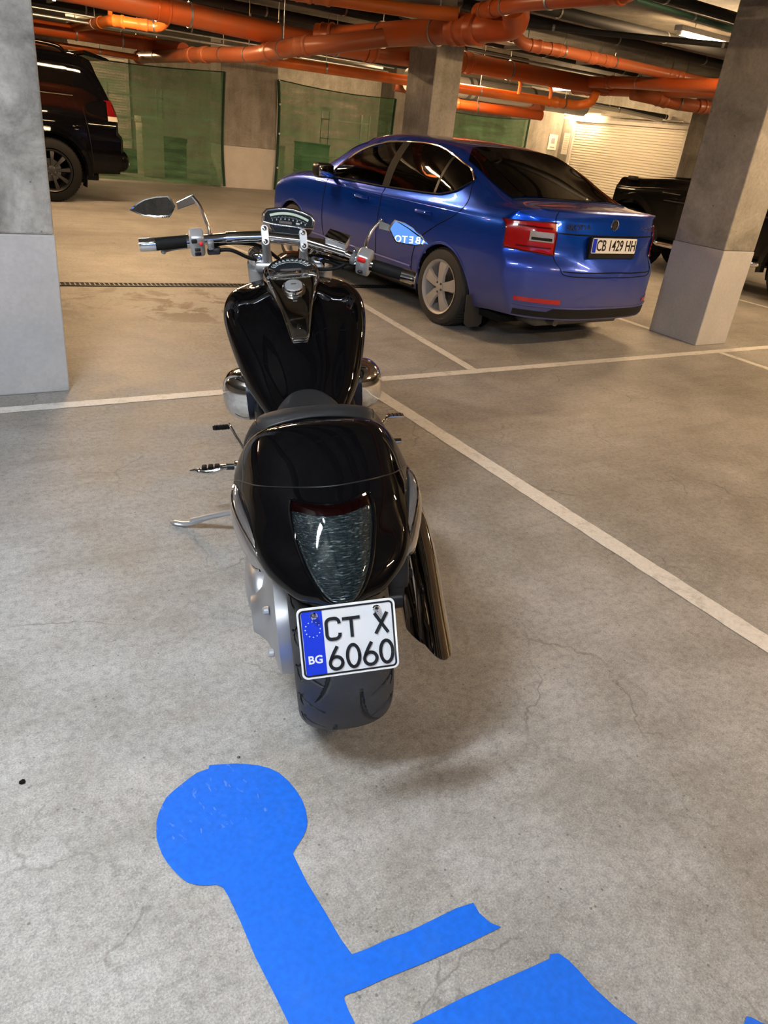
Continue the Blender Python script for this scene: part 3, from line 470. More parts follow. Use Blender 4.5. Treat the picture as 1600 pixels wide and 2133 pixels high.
# ---- rear wheel
def tyre_mesh(name, parent, cy, R, hw, crown, seat, tread=True, mt=None, nt=1000, nx=140):
    xs = np.linspace(-1, 1, nx); th = np.linspace(0, 2 * PI, nt, endpoint=False); prof = []
    for u in xs:
        a = abs(u)
        if a < .8: x = hw * math.sin(a / .8 * PI / 2) ** .96; r = R - crown * (1 - math.cos(a / .8 * PI / 2)) ** 1.15
        else: t = (a - .8) / .2; x = hw * (1 - .16 * t * t); r = (R - crown) * (1 - t) + seat * t
        prof.append((math.copysign(x, u), r))
    X = np.array([p[0] for p in prof]); Rr = np.array([p[1] for p in prof]); D = np.zeros((nt, nx))
    if tread:
        C = []; pitch = 2 * PI * R / 7
        for sgn, ph in ((-1, 0), (1, pitch / 2)):
            for k in range(3):
                t = np.linspace(0, 1, 22); C.append((ph + k * pitch / 3 + .045 * t ** 2 + .012 * np.sin(t * PI), sgn * (.112 - .058 * t), .0046 * (1 - .70 * t)))
                C.append((ph + k * pitch / 3 + .05 * t - .01, sgn * (.100 + .010 * np.sin(t * 3)) + 0 * t, .0017 + 0 * t))
            t = np.linspace(0, 1, 40); C.append((ph + .02 + pitch * .62 * t ** .8, sgn * (.030 + .042 * t ** 2.2), .0050 * np.sin(PI * (.12 + .88 * t)) ** .5))
        arcx = np.array([0.] * nx); 
        for j in range(1, nx): arcx[j] = arcx[j - 1] + math.hypot(X[j] - X[j - 1], Rr[j] - Rr[j - 1])
        arcx -= arcx[nx // 2 - 1:nx // 2 + 1].mean(); S = th * R
        for a, xx, wd in C:
            for k in range(8):
                for ai, xi, wi in zip(a, xx, wd):
                    c = (ai + k * pitch) % (2 * PI * R); i0 = int(c / (2 * PI * R) * nt)
                    for i in range(i0 - 5, i0 + 6):
                        da = (i * 2 * PI * R / nt) - c
                        d = np.hypot(da, arcx - xi * 1.08); D[i % nt] = np.maximum(D[i % nt], np.clip((max(wi, .0012) - d) / .0022 + .5, 0, 1))
    G = []
    for i in range(nt):
        rr = Rr - D[i] * .010; G.append(np.stack([X, cy + rr * math.cos(th[i]), R + rr * math.sin(th[i])], 1))
    G.append(G[0]); return MB().grid(G).build(name, mt or M['tyre'], parent, smooth=60)
RW = tyre_mesh('rear_tyre', BK, 0, .325, .119, .062, .235)
b = MB().lathe([(.235, -.10), (.222, -.095), (.205, -.06), (.200, 0), (.205, .06), (.222, .095), (.235, .10)], (0, 0, .325), (1, 0, 0), 48, False)
b.build('rim', M['alu2'], RW)
b = MB()
for k in range(5):
    a = k * 2 * PI / 5 + .3; d = np.array((0, math.cos(a), math.sin(a))); e_ = np.array((0, -d[2], d[1]))
    for s in (-1, 1): b.tube([d * .04 + (0, 0, .325) + e_ * s * .02, d * .12 + (0, 0, .325) + e_ * s * .028, d * .205 + (0, 0, .325) + e_ * s * .05], .013, 8)
b.lathe([(.05, -.07), (.055, 0), (.05, .07)], (0, 0, .325), (1, 0, 0), 24); b.build('spokes', M['alu2'], RW)
MB().lathe([(.08, 0), (.137, 0), (.137, .005), (.08, .005), (.08, 0)], (.095, 0, .325), (1, 0, 0), 40).build('brake_disc', M['steel'], RW)
# ---- shaft drive housing on the left
hub = [(.02, .012), (.05, .010), (.058, .022), (.078, .042), (.11, .056), (.152, .064), (.168, .074), (.168, .105), (.10, .108)]
b = MB().lathe([(r, h) for r, h in hub], (-.225, 0, .325), (1, 0, 0), 40)
b.ell((-.178, .13, .345), (.055, .15, .085), n=20, p=.8); sa = b.build('final_drive_case', M['alu'], BK)
b = MB().tube([(-.165, .15, .35), (-.165, .42, .38), (-.15, .60, .40)], [.062, .05, .06], 16); b.build('swingarm', M['alu'], BK)
b = MB().tube([(.155, .0, .325), (.155, .3, .36), (.13, .60, .40)], [.04, .035, .05], 12); b.cyl((.10, 0, .325), (.185, 0, .325), .032); b.build('swingarm', M['satin'], BK)
for p in ((-.214, .0, .325), (-.180, -.105, .27), (-.180, .03, .200), (-.180, -.10, .40)): MB().lathe([(.011, -.012), (.011, -.001), (.008, .003), (0, .004)], p, (-1, 0, 0), 12).build('housing_bolt', M['alu2'], sa, smooth=20)
b = MB().rbox((.165, -.035, .455), (.06, .085, .11), .012); b.rbox((.165, -.02, .395), (.045, .07, .06), .01); cal = b.build('brake_caliper', M['satin'], BK)
MB().tube([(.13, -.02, .51), (.135, .05, .55), (.14, .2, .56), (.14, .4, .52)], .006, 8).build('brake_hose', M['rubber'], cal)
# ---- tail: net of control points, rows run from the cowl front to the lower lip
TR = [[(.16, .800), (.14, .16, .775), (.187, .235, .700), (.180, .26, .62)], [(.12, .816), (.142, .115, .795), (.200, .205, .695), (.19, .225, .61)], [(.04, .826), (.148, .065, .797), (.213, .175, .686), (.20, .19, .60)],
      [(-.05, .802), (.152, -.01, .772), (.220, .14, .680), (.206, .155, .597)], [(-.145, .752), (.148, -.085, .738), (.222, .09, .673), (.206, .11, .594)], [(-.205, .722), (.146, -.14, .706), (.215, .0, .658), (.196, .02, .585)],
      [(-.275, .672), (.136, -.20, .665), (.190, -.135, .634), (.170, -.12, .570)], [(-.33, .620), (.112, -.275, .628), (.156, -.24, .602), (.135, -.21, .555)], [(-.358, .585), (.066, -.332, .588), (.104, -.305, .578), (.092, -.27, .548)], [(-.352, .562), (.058, -.325, .562), (.09, -.295, .556), (.08, -.26, .545)]]
def full(r): c = (0, *r[0]); q = [r[1], r[2], r[3]]; return [(-p[0], p[1], p[2]) for p in q[::-1]] + [c] + q
TG = rails([full(r) for r in TR], 73, 57)   # rows: 8 per control interval
MB().grid(TG[:33]).build('seat_cowl', M['black'], BK, smooth=60)
rf = MB().grid(TG[32:]).build('tail_section', M['black'], BK, smooth=60)
MB().tube(TG[32] + np.array((0, -.0005, .0004)), .0016, 6).build('cowl_seam', M['satin'], rf)
MB().tube(TG[0] + np.array((0, .004, -.001)), .006, 6).build('cowl_edge', M['satin'], BK)
# under-tray and side skirts of the tail
b = MB().grid([[(x * .93, y + .02, z - .01) for x, y, z in TG[i][[0, 8, 16, 28, 40, 48, 56]]] for i in range(8, 73, 8)]); b.build('inner_fender', M['matt'], BK)
def tail_pt(si, x):
    row = np.array([TG[int(si)] * (1 - si % 1) + TG[min(int(si) + 1, 72)] * (si % 1)][0]); mid = row[14:43]; return np.array((x, np.interp(x, mid[:, 0], mid[:, 1]), np.interp(x, mid[:, 0], mid[:, 2])))
def tail_n(si, x):
    a = tail_pt(min(si + 1, 71.9), x) - tail_pt(si - 1, x); c_ = tail_pt(si, x + .004) - tail_pt(si, x - .004); n_ = np.cross(c_, a); n_ /= np.linalg.norm(n_); return n_ if n_[1] < 0 or n_[2] > .5 else -n_
def shield(off, shrink, v0=0, v1=1, nv=30, nx_=21, bul=.012):
    G = []
    for i in range(nv):
        v = v0 + (v1 - v0) * i / (nv - 1); hw_ = (.092 - shrink) * (1 - max(0, v) ** 1.9) ** .62 * (1 - .10 * (1 - v) ** 8) + .0005; row = []
        for j in range(nx_):
            u = -1 + 2 * j / (nx_ - 1); x = hw_ * u; s = 38.5 + v * 27.0 - 2.4 * abs(u) ** 2 * (1 - v); p = tail_pt(s, x); n_ = tail_n(s, x)
            e2 = (1 - u ** 6) * min(1, (v + .02) * 12, (1.03 - v) * 9); row.append(p + n_ * (off + bul * e2))
        G.append(row)
    return G
tl = MB().grid(shield(.001, .0, .10, 1.0)).build('tail_light', M['lens'], BK, smooth=70, label='smoked shield-shaped tail light')
MB().grid(shield(.002, .0, 0.0, .13, 8)).build('stop_strip', M['stop'], tl, smooth=70)
g = np.array(shield(.002, -.004)); P = list(g[:, 0])[::-1] + list(g[0])[1:-1] + list(g[:, -1]); MB().tube(P, .0042, 6).build('lens_rim', M['black'], tl)
# ---- rear indicators: long smoked bullets on both flanks of the tail
for s in (-1, 1):
    G = []; P0 = np.array((s * .212, .075, .662)); P1 = np.array((s * .160, -.195, .601))
    for i in range(25):
        t = i / 24; c_ = P0 * (1 - t) + P1 * t + np.array((s * .004, 0, 0)) + np.array((s * .020 * math.sin(PI * t), 0, .012 * math.sin(PI * t))); h = .006 + .030 * math.sin(PI * min(1, t * .62 + .05)) ** .8; w_ = .004 + .017 * math.sin(PI * min(1, t * .60 + .06)) ** .8
        if t > .94: h *= (1 - (t - .94) * 6); w_ *= (1 - (t - .94) * 6)
        G.append([c_ + np.array((s * w_ * math.cos(a), .2 * h * math.sin(a), h * math.sin(a))) for a in np.linspace(0, 2 * PI, 20, endpoint=False)])
    ind = MB().grid(G, True, True, True).build('rear_indicator', M['smoke'], BK, smooth=50, label='smoked indicator with chrome edge')
    G = np.array(G); MB().tube(G[:, 3], .0035, 6).tube(G[:, 17], .0035, 6).build('chrome_edge', M['chrome'], ind); MB().ell(G[23].mean(0) + (0, .004, 0), (.010, .012, .013), n=14).build('end_cap', M['chrome'], ind)
# ---- number plate
PC = np.array((.001, -.408, .528)); PU = np.array((1, 0, .012)); PU /= np.linalg.norm(PU); PV = np.array((0, .05, .138)); PV /= np.linalg.norm(PV); PW = np.cross(PU, PV)
if PW[1] > 0: PW = -PW
pw, ph = .204, .152
pl = MB().prism(rrect(pw, ph, .012), PC, PU, PV, PW, -.002, .0015).build('license_plate', M['white'], BK, smooth=20, label='white registration plate with blue band')
o = rrect(pw - .004, ph - .004, .011); MB().ribbon(o + [o[0]], .0035, PC, PU, PV, PW, .0015, .0030).build('raised_rim', M['pwhite'], pl, smooth=20)
o = rrect(pw - .012, ph - .012, .008); MB().ribbon(o + [o[0]], .0038, PC, PU, PV, PW, .0012, .0022).build('black_border', M['ink'], pl, smooth=20)
MB().prism([(-.093, -.069), (-.050, -.069), (-.050, .069), (-.088, .069), (-.093, .064)], PC, PU, PV, PW, .0012, .0019).build('blue_band', M['eu'], pl, smooth=0)
for k in range(12):
    a = k * PI / 6; MB().prism([(-.0715 + .0155 * math.cos(a) + r_ * math.cos(t), .030 + .0165 * math.sin(a) + r_ * math.sin(t)) for t, r_ in [(PI / 2 + q * PI / 5, .0017 if q % 2 == 0 else .0008) for q in range(10)]], PC, PU, PV, PW, .0019, .0024).build('star', M['glyph'], pl, smooth=0)
text('country_code', 'BG', .024, M['pwhite'], pl, PC + PW * .0022 + PU * -.0715 + PV * -.036, PU, PV, .0004, off=.0006)
LW = .0068; K = dict(o=PC, u=PU, v=PV, w=PW, d0=.0014, d1=.0032)
def glyph(pts, name='plate_character'):
    MB().ribbon(pts, LW, **K).build(name, M['ink'], pl, smooth=30)
def gC(x, y, w_, h): glyph([(x + w_ / 2, y + h / 2 - .012)] + arc(x + w_ / 2 - .010, y + h / 2 - .010, .010, .010, 10, 90, 6) + arc(x - w_ / 2 + .010, y + h / 2 - .010, .010, .010, 90, 180, 6) + arc(x - w_ / 2 + .010, y - h / 2 + .010, .010, .010, 180, 270, 6) + arc(x + w_ / 2 - .010, y - h / 2 + .010, .010, .010, 270, 350, 6) + [(x + w_ / 2, y - h / 2 + .012)])
def g0(x, y, w_, h): glyph(arc(x, y, w_ / 2, h / 2, 0, 360, 32)[:-1] + [(x + w_ / 2, y)])
def g6(x, y, w_, h): r = w_ / 2; c = arc(x, y - h / 2 + r * 1.02, r, r * 1.02, 150, 510, 28); glyph([(x + w_ * .16, y + h / 2 + .001), (x - w_ * .12, y + h * .27), (x - w_ * .33, y + h * .05)] + c)
gC(-.030, .026, .027, .044); MB().ribbon([(-.010 + .0, .0445), (.027, .0445)], LW, **K).ribbon([(.0085, .047), (.0085, .004)], LW, **K).build('plate_character', M['ink'], pl, smooth=0)
MB().ribbon([(.058, .048), (.084, .004)], LW, **K).ribbon([(.084, .048), (.058, .004)], LW, **K).build('plate_character', M['ink'], pl, smooth=0)
for i, x in enumerate((-.029, .0075, .043, .0775)): (g6 if i % 2 == 0 else g0)(x, -.037, .026 if i % 2 == 0 else .0255, .048)
for x, y in ((-.067, .058), (.063, .058)):
    c_ = PC + PU * x + PV * y; MB().lathe([(.0075, .0015), (.0085, .004), (.006, .007), (.0055, .011), (.0025, .014), (.0, .0145)], c_, PW, 10).build('plate_screw', M['chrome'], pl, smooth=25)
b = MB().rbox(PC - PW * .012 + PV * .02, (.10, .05, .012), .004, np.stack([PU, PV, PW], 1)); b.tube([PC - PW * .02 + PV * .02, (0, -.30, .53), (0, -.22, .585)], .018, 8); b.build('plate_bracket', M['satin'], BK)
# ---- exhaust, two stacked slash-cut silencers on the right
def silencer(name, path, r, mt, cutlen):
    P = cat(path, 40); b = MB(); G = []; T = P[0] - P[1]; T /= np.linalg.norm(T)
    for i in range(40):
        d = P[max(i - 1, 0)] - P[min(i + 1, 39)]; d /= np.linalg.norm(d); u = np.cross(d, (0, 0, 1)); u /= np.linalg.norm(u); v = np.cross(u, d)
        G.append([P[i] + r[0] * math.cos(a) * u + r[1] * math.sin(a) * v for a in np.linspace(0, 2 * PI, 32, endpoint=False)])
    E_ = []   # slash cut: lower inner edge reaches furthest back
    for j, a in enumerate(np.linspace(0, 2 * PI, 32, endpoint=False)): E_.append(np.array(G[0][j]) + T * cutlen * (.5 + .5 * math.cos(a - 1.75)) ** 1.5)
    inner = [p - (p - np.mean(G[0], axis=0)) * 0 for p in E_]; ins = [np.array(G[0][j]) * 1.0 for j in range(32)]; c0 = np.mean(G[0], axis=0); cE = np.mean(E_, axis=0)
    I1 = [q + (cE - q) * 0 + (c0 + T * ((q - c0) @ T) - q) * .07 for q in E_]; I2 = [c0 + (np.array(g_) - c0) * .93 - T * .10 for g_ in G[0]]
    o = b.grid([E_] + G, True, False, True).build(name, mt, BK, smooth=60); MB().grid([E_, I1, I2], True, False, True).build('outlet_bore', M['steel'], o, smooth=50, recalc=False); return o
ex = silencer('silencer', [(.272, .00, .240), (.282, .10, .262), (.294, .26, .305), (.298, .45, .345), (.278, .62, .36), (.238, .72, .34)], (.043, .050), M['dchrome'], .185)
silencer('silencer', [(.240, .06, .205), (.243, .16, .222), (.248, .3, .25), (.250, .5, .28), (.235, .68, .28), (.20, .78, .26)], (.038, .044), M['dchrome'], .15)
for y, z in ((.10, .33), (.24, .345)): MB().rbox((.222, y, z), (.03, .022, .03), .006).build('exhaust_mount', M['satin'], BK)
b = MB().tube(fillet([(.20, .78, .26), (.20, 1.0, .25), (.17, 1.22, .35), (.12, 1.2, .50)], .1), .026, 12).tube(fillet([(.235, .72, .34), (.23, .9, .34), (.19, .78, .5)], .1), .026, 12); b.build('header_pipe', M['dchrome'], BK)
# ---- engine
b = MB().rbox((0, .80, .33), (.30, .52, .28), .05).ell((-.15, .78, .33), (.06, .17, .13), p=.85).ell((.15, .78, .33), (.05, .15, .12), p=.85); eng = b.build('engine_block', M['satin'], BK)
for yy, tilt in ((.66, -.45), (.98, .45)):
    b = MB(); d = np.array((0, math.sin(tilt), math.cos(tilt)))
    for k in range(9): b.lathe([(.085, -.005), (.098, 0), (.085, .005)], np.array((0, yy, .46)) + d * (.02 + .022 * k), d, 24)
    b.cyl(np.array((0, yy, .44)), np.array((0, yy, .46)) + d * .2, .085); b.build('cylinder', M['satin'], eng)
for s, c_ in ((-1, (-.196, .945, .605)), (1, (.206, .955, .605))):
    G = []
    for i in range(19):   # shell bulging outward
        t = i / 18; a_ = math.cos(t * PI / 2) ** .62; bx = math.sin(t * PI / 2) ** .9
        G.append([np.array(c_) + (s * .086 * bx, .118 * a_ * math.copysign(abs(math.cos(q)) ** .8, math.cos(q)) + .018 * bx, .092 * a_ * math.copysign(abs(math.sin(q)) ** .8, math.sin(q)) - .12 * .118 * a_ * math.cos(q)) for q in np.linspace(0, 2 * PI, 40, endpoint=False)])
    cv = MB().grid(G, True, True, True).build('air_cleaner_cover', M['chrome'], BK, smooth=50, label='chrome side cover')
    G0 = np.array(G[0]); MB().grid([G0, G0 + (-s * .028, 0, 0), (G0 - G0.mean(0)) * .8 + G0.mean(0) + (-s * .032, 0, 0)], True, False, True).build('gasket_band', M['navy'], cv)
    for k in (0, 13, 26): MB().lathe([(.008, 0), (.008, .006), (0, .008)], G0[k] * .9 + G0.mean(0) * .1 + (s * .014, 0, 0), (s, 0, 0), 6).build('cover_bolt', M['chrome'], cv, smooth=20)
b = MB()
for s in (-1, 1):
    b.tube(fillet([(s * .06, 1.18, .90), (s * .15, 1.0, .66), (s * .16, .72, .56), (s * .15, .45, .57), (s * .10, .1, .66), (s * .08, -.15, .63)], .12), .017, 10); b.tube(fillet([(s * .06, 1.18, .88), (s * .13, 1.16, .45), (s * .13, 1.08, .18), (s * .13, .45, .18), (s * .14, .45, .57)], .08), .018, 10)
b.build('frame_tubes', M['satin'], BK)
b = MB().rbox((0, .35, .60), (.24, .42, .18), .04).rbox((0, .42, .40), (.18, .2, .3), .03).rbox((0, 1.17, .52), (.26, .05, .34), .01); b.build('battery_and_radiator', M['matt'], BK)
for s in (-1, 1): MB().ell((s * .165, .40, .585), (.03, .13, .075), p=.8).build('side_panel', M['black'], BK)
# ---- fuel tank
def tank_sec(y, hw, zt, zw, zb, n_=2.5, crease=.0):
    R_ = []
    for u in np.linspace(-1, 1, 41):
        a = abs(u)
        if a <= .72: t = a / .72; x = hw * (1 - (1 - t) ** 1.15 * 1.0) if False else hw * math.sin(t * PI / 2) ** .92; q = x / hw; z = zw + (zt - zw) * (1 - q ** n_) ** (1 / n_) - crease * math.exp(-((q - .62) / .16) ** 2)
        else: t = (a - .72) / .28; x = hw * (1 - .34 * t ** 1.5); z = zw + (zb - zw) * t
        R_.append((math.copysign(x, u), y, z))
    return R_
TS = [(.50, .085, .672, .60, .56), (.56, .108, .680, .625, .57), (.64, .142, .722, .655, .59), (.74, .186, .808, .70, .61), (.84, .217, .872, .76, .645), (.93, .238, .913, .81, .685), (1.01, .249, .940, .852, .72), (1.08, .244, .955, .88, .755), (1.14, .222, .960, .90, .79), (1.19, .182, .955, .905, .82), (1.225, .13, .94, .90, .84), (1.245, .07, .92, .893, .86)]
A = np.array([tank_sec(*t, crease=.010 if .6 < t[0] < 1.15 else .0) for t in TS]); A = np.array([cat(A[:, j], 60) for j in range(41)]).transpose(1, 0, 2)
tk = MB().grid(A, False, True, True).build('fuel_tank', M['black'], BK, smooth=60); MB().grid([A[0], A[0] * .2 + A[0].mean(0) * .8]).build('tank_rear_wall', M['black'], tk)
def tank_top(y): return np.interp(y, A[:, 20, 1], A[:, 20, 2])
# ---- chrome tank console
CS = [(.765, .022, .004), (.775, .030, .012), (.80, .037, .020), (.86, .050, .028), (.94, .069, .034), (1.01, .086, .038), (1.06, .095, .041), (1.09, .098, .044), (1.12, .093, .046), (1.145, .078, .044), (1.165, .052, .036), (1.175, .025, .020)]
cG = []
for y, hw, h in CS:
    z0 = tank_top(y) - .004; row = []
    for u in np.linspace(-1, 1, 25):
        a = abs(u); x = hw * math.sin(min(1, a / .82) * PI / 2) if a < .82 else hw; z = z0 + (h + .004) * ((1 - (a / .82) ** 5 * .25) if a < .82 else .75 * (1 - (a - .82) / .18)); row.append((math.copysign(x, u), y, z))
    cG.append(row)
cG = np.array(cG); cG = np.array([cat(cG[:, j], 48) for j in range(25)]).transpose(1, 0, 2)
cn = MB().grid(cG, False, True, True).build('tank_console', M['dchrome'], BK, smooth=50, label='dark chrome tank console')
for j in (4, 20): MB().tube(cG[3:40, j] + (0, 0, .001), .0035, 6).build('chrome_rail', M['chrome'], cn)
MB().tube(cG[1, 3:22] + (0, -.002, .0), .006, 8).build('chrome_tip', M['chrome'], cn)
def con_top(y): return float(np.interp(y, cG[:, 12, 1], cG[:, 12, 2]))
tilt = math.atan2(con_top(1.0) - con_top(.9), .1); nb = np.array((0, -math.sin(tilt), math.cos(tilt))); cc = np.array((.0, .955, con_top(.955) - .002))
fc = MB().lathe([(.038, 0), (.040, .006), (.038, .014), (.033, .017), (.031, .0165), (0, .0165)], cc, nb, 36).build('fuel_cap', M['chrome'], cn, smooth=30)
MB().lathe([(.030, .0165), (.029, .021), (.024, .0225), (0, .023)], cc, nb, 36).build('cap_lid', M['alu2'], fc, smooth=30)
tb = np.array((0, math.cos(tilt), math.sin(tilt))); MB().prism(rrect(.018, .0035, .0015), cc + nb * .023, (1, 0, 0), tb, nb, 0, .0006).build('key_slot', M['ink'], fc, smooth=0)
MB().prism(rrect(.016, .012, .002), cc + nb * .002 - tb * .052, (1, 0, 0), tb, nb, 0, .004).build('latch_button', M['steel'], cn, smooth=20)
q = np.array((.0, .80, con_top(.80) + .001)); MB().prism([(0, .012), (.0065, 0), (.0045, -.008), (0, -.011), (-.0045, -.008), (-.0065, 0)], q, (1, 0, 0), tb, nb, 0, .003).build('emblem', M['chrome'], cn, smooth=0)
# speedometer glass at the front of the console, tilted toward the rider
gc = np.array((.0, 1.095, con_top(1.095) + .004)); gu = np.array((1., 0, 0)); gv = np.array((0, .80, .60)); gw = np.array((0, -.60, .80))
prof = [(-.074, -.012)] + [(.078 * math.cos(a), -.012 + .046 * math.sin(a)) for a in np.linspace(PI * .97, PI * .03, 22)] + [(.074, -.012)] + [(.05, -.024), (0, -.028), (-.05, -.024)]
gs = MB().prism(prof, gc, gu, gv, gw, -.03, .004).build('speedometer', M['face'], cn, smooth=30); MB().ribbon(prof + [prof[0]], .004, gc, gu, gv, gw, .003, .007).build('gauge_rim', M['chrome'], gs)
b = MB()
for i in range(33):
    a = PI * (.90 - .80 * i / 32); r0, r1 = (.80, .90) if i % 4 == 0 else (.84, .88); b.ribbon([(.074 * r0 * math.cos(a), -.014 + .043 * r0 * math.sin(a)), (.074 * r1 * math.cos(a), -.014 + .043 * r1 * math.sin(a))], .0009, gc, gu, gv, gw, .004, .0047)
for i in range(60):
    a0, a1 = PI * (.9 - .8 * i / 60), PI * (.9 - .8 * (i + 1) / 60); b.ribbon([(.058 * math.cos(a0), -.014 + .031 * math.sin(a0)), (.058 * math.cos(a1), -.014 + .031 * math.sin(a1))], .0009, gc, gu, gv, gw, .004, .0046)
b.build('dial_scale', M['glyph'], gs, smooth=0)
for i in range(12): a = PI * (.89 - .78 * i / 11); text('dial_number', str(i * 20), .0075, M['glyph'], gs, gc + gw * .0044 + gu * .0745 * math.cos(a) * .93 + gv * (-.013 + .043 * math.sin(a) * .93), gu, gv, .0002)
MB().prism(rrect(.075, .008, .002), gc + gv * -.016, gu, gv, gw, .004, .0048).build('lamp_strip', M['smoke'], gs, smooth=0)
# ---- seat
SR = [[(.165, .792), (.09, .165, .789), (.15, .18, .765), (.186, .22, .70), (.18, .24, .64)], [(.195, .806), (.09, .195, .803), (.156, .21, .78), (.197, .24, .70), (.185, .26, .63)], [(.232, .804), (.09, .232, .800), (.154, .245, .775), (.196, .27, .69), (.18, .285, .62)],
      [(.27, .775), (.09, .27, .772), (.145, .285, .745), (.182, .305, .67), (.165, .32, .61)], [(.32, .728), (.085, .32, .728), (.14, .335, .71), (.165, .345, .655), (.15, .36, .60)], [(.40, .705), (.08, .40, .704), (.125, .41, .69), (.145, .41, .64), (.13, .42, .60)],
      [(.50, .700), (.070, .50, .695), (.10, .50, .685), (.12, .50, .64), (.11, .50, .60)], [(.58, .706), (.062, .58, .700), (.095, .575, .675), (.095, .57, .645), (.09, .56, .61)], [(.625, .714), (.048, .618, .706), (.075, .61, .68), (.08, .60, .65), (.06, .59, .63)], [(.650, .708), (.036, .640, .698), (.055, .63, .675), (.05, .62, .66), (.04, .61, .64)]]
sG = rails([full2 for full2 in [[(-p[0], p[1], p[2]) for p in r[1:][::-1]] + [(0, *r[0])] + r[1:] for r in SR]], 64, 49)
se = MB().grid(sG, False, True, True).build('rider_seat', M['leather'], BK, smooth=60)
MB().tube(sG[16][4:45] + (0, 0, .0012), .0016, 5).build('seat_stitching', M['satin'], se)
for s in (12, 36): MB().tube(sG[2:17, s] + (0, 0, .001), .0013, 5).build('seat_seam', M['satin'], se)
# ---- fork, front wheel
SA_ = np.array((0, -.52, .854)); SA_ /= np.linalg.norm(SA_)   # steering axis, leaning back
st = .10; FR = Matrix.Rotation(-st, 3, Vector(SA_)); FO = Vector((0, 1.24, .93))
FRn = np.array(FR); fo = np.array(FO); fx = lambda p: FRn @ (np.array(p, float) - fo) + fo
def fk(V): return [tuple(fx(p)) for p in V]
AX = np.array((0, 1.71, .32))
FT = tyre_mesh('front_tyre', BK, 1.71, .32, .064, .04, .228, False, nt=120, nx=30); 
for v in FT.data.vertices: v.co = fx(v.co)
b = MB().lathe([(.228, -.055), (.215, -.05), (.205, 0), (.215, .05), (.228, .055)], AX, (1, 0, 0), 48, False)
for k in range(5):
    a = k * 2 * PI / 5; d = np.array((0, math.cos(a), math.sin(a))); e_ = np.array((0, -d[2], d[1]))
    for s in (-1, 1): b.tube([AX + d * .03 + e_ * s * .015, AX + d * .21 + e_ * s * .03], .010, 6)
b.lathe([(.035, -.06), (.04, 0), (.035, .06)], AX, (1, 0, 0), 20); b.v = fk(b.v); b.build('rim', M['alu2'], FT)
for s in (-1, 1):
    b = MB().lathe([(.09, 0), (.155, 0), (.155, .005), (.09, .005), (.09, 0)], AX + (s * .07, 0, 0), (1, 0, 0), 40); b.v = fk(b.v); b.build('brake_disc', M['steel'], FT)
    top = np.array((s * .112, 1.250, 1.005)); dn = (AX - np.array((0, 1.26, .98))); dn /= np.linalg.norm(dn); L = .80
    b = MB().tube([top - dn * 0, top + dn * .30], .036, 20).tube([top + dn * .28, top + dn * .82], .028, 16); b.v = fk(b.v); fkL = b.build('fork_leg', M['alu2'], BK)
    b = MB().lathe([(.036, -.0), (.041, .0), (.041, .02), (.036, .034), (.022, .046), (0, .05)], top, -dn, 24); b.v = fk(b.v); b.build('fork_cap', M['chrome'], fkL)
    b = MB().tube([top + dn * .02, top + dn * .24], [.046, .050], 20); b.v = fk(b.v); b.build('fork_shroud', M['alu2'], fkL)
for q_ in ((0, 1.235, .985), (0, 1.33, .80)): b = MB().rbox(q_, (.25, .10, .035), .012); b.v = fk(b.v); b.build('triple_clamp', M['alu'], BK)
G = []
for a in np.linspace(20, 165, 30):
    ar = math.radians(a); G.append([AX + (x, .345 * math.cos(ar) * (1 - .6 * (x / .1) ** 2 * .12), .345 * math.sin(ar) - 1.6 * x * x) for x in np.linspace(-.085, .085, 13)])
b = MB().grid(G); b.v = fk(b.v); b.build('front_fender', M['black'], BK, smooth=60, solid=.004)
G = []
for t in np.linspace(0, 1, 16):
    r = .115 * math.sin(min(1, t * 1.15 + .04) * PI / 2) ** .6; c_ = np.array((0, 1.62 - .30 * (1 - t) * 1.0, .86)) if False else np.array((0, 1.60 - .28 * (1 - t), .86)); G.append([c_ + (r * 1.0 * math.cos(q), 0, r * 1.05 * math.sin(q)) for q in np.linspace(0, 2 * PI, 28, endpoint=False)])
b = MB().grid(G[::-1], True, True, True); b.v = fk(b.v); hl = b.build('headlight_nacelle', M['black'], BK, smooth=60)
b = MB().lathe([(.11, 0), (.112, .01), (.09, .03), (0, .04)], (0, 1.60, .86), (0, 1, 0), 28); b.v = fk(b.v); b.build('headlight_lens', M['clear'], hl)
# ---- handlebar and controls (bar measured end to end)
bar = fillet([(-.50, 1.13, 1.099), (-.35, 1.15, 1.100), (-.207, 1.17, 1.103), (-.076, 1.172, 1.100), (.056, 1.160, 1.081), (.115, 1.155, 1.072), (.235, 1.085, 1.022), (.41, 1.003, .968)], .05, 6)
hb = MB().tube(bar, .0165, 16).build('handlebar', M['chrome'], BK)
for p0, p1 in (((-.213, 1.169, 1.103), (-.08, 1.172, 1.100)), ((.06, 1.158, 1.080), (.20, 1.107, 1.038))): MB().tube([p0, p1], .0200, 16).build('bar_sleeve', M['chrome'], hb)
MB().tube([(-.085, 1.172, 1.101), (.065, 1.158, 1.080)], .0205, 18).build('bar_centre', M['chrome'], hb)
def along(a, b, t): a = np.array(a, float); b = np.array(b, float); return a + (b - a) * t
def grip(a, b, c):
    g_ = MB().tube([a, b], .0215, 20).build('handgrip', M['rubber'], hb, smooth=50, label='black rubber grip')
    MB().tube([b, along(b, c, .8), along(b, c, .97), c], [.0225, .0225, .0215, .017], 20).build('grip_end', M['chrome'], hb); MB().tube([along(a, b, -.09), along(a, b, .0)], .023, 18).build('grip_flange', M['chrome'], g_)
grip((-.350, 1.150, 1.100), (-.453, 1.135, 1.098), (-.507, 1.129, 1.098)); grip((.292, 1.058, 1.001), (.385, 1.014, .974), (.432, .995, .961))
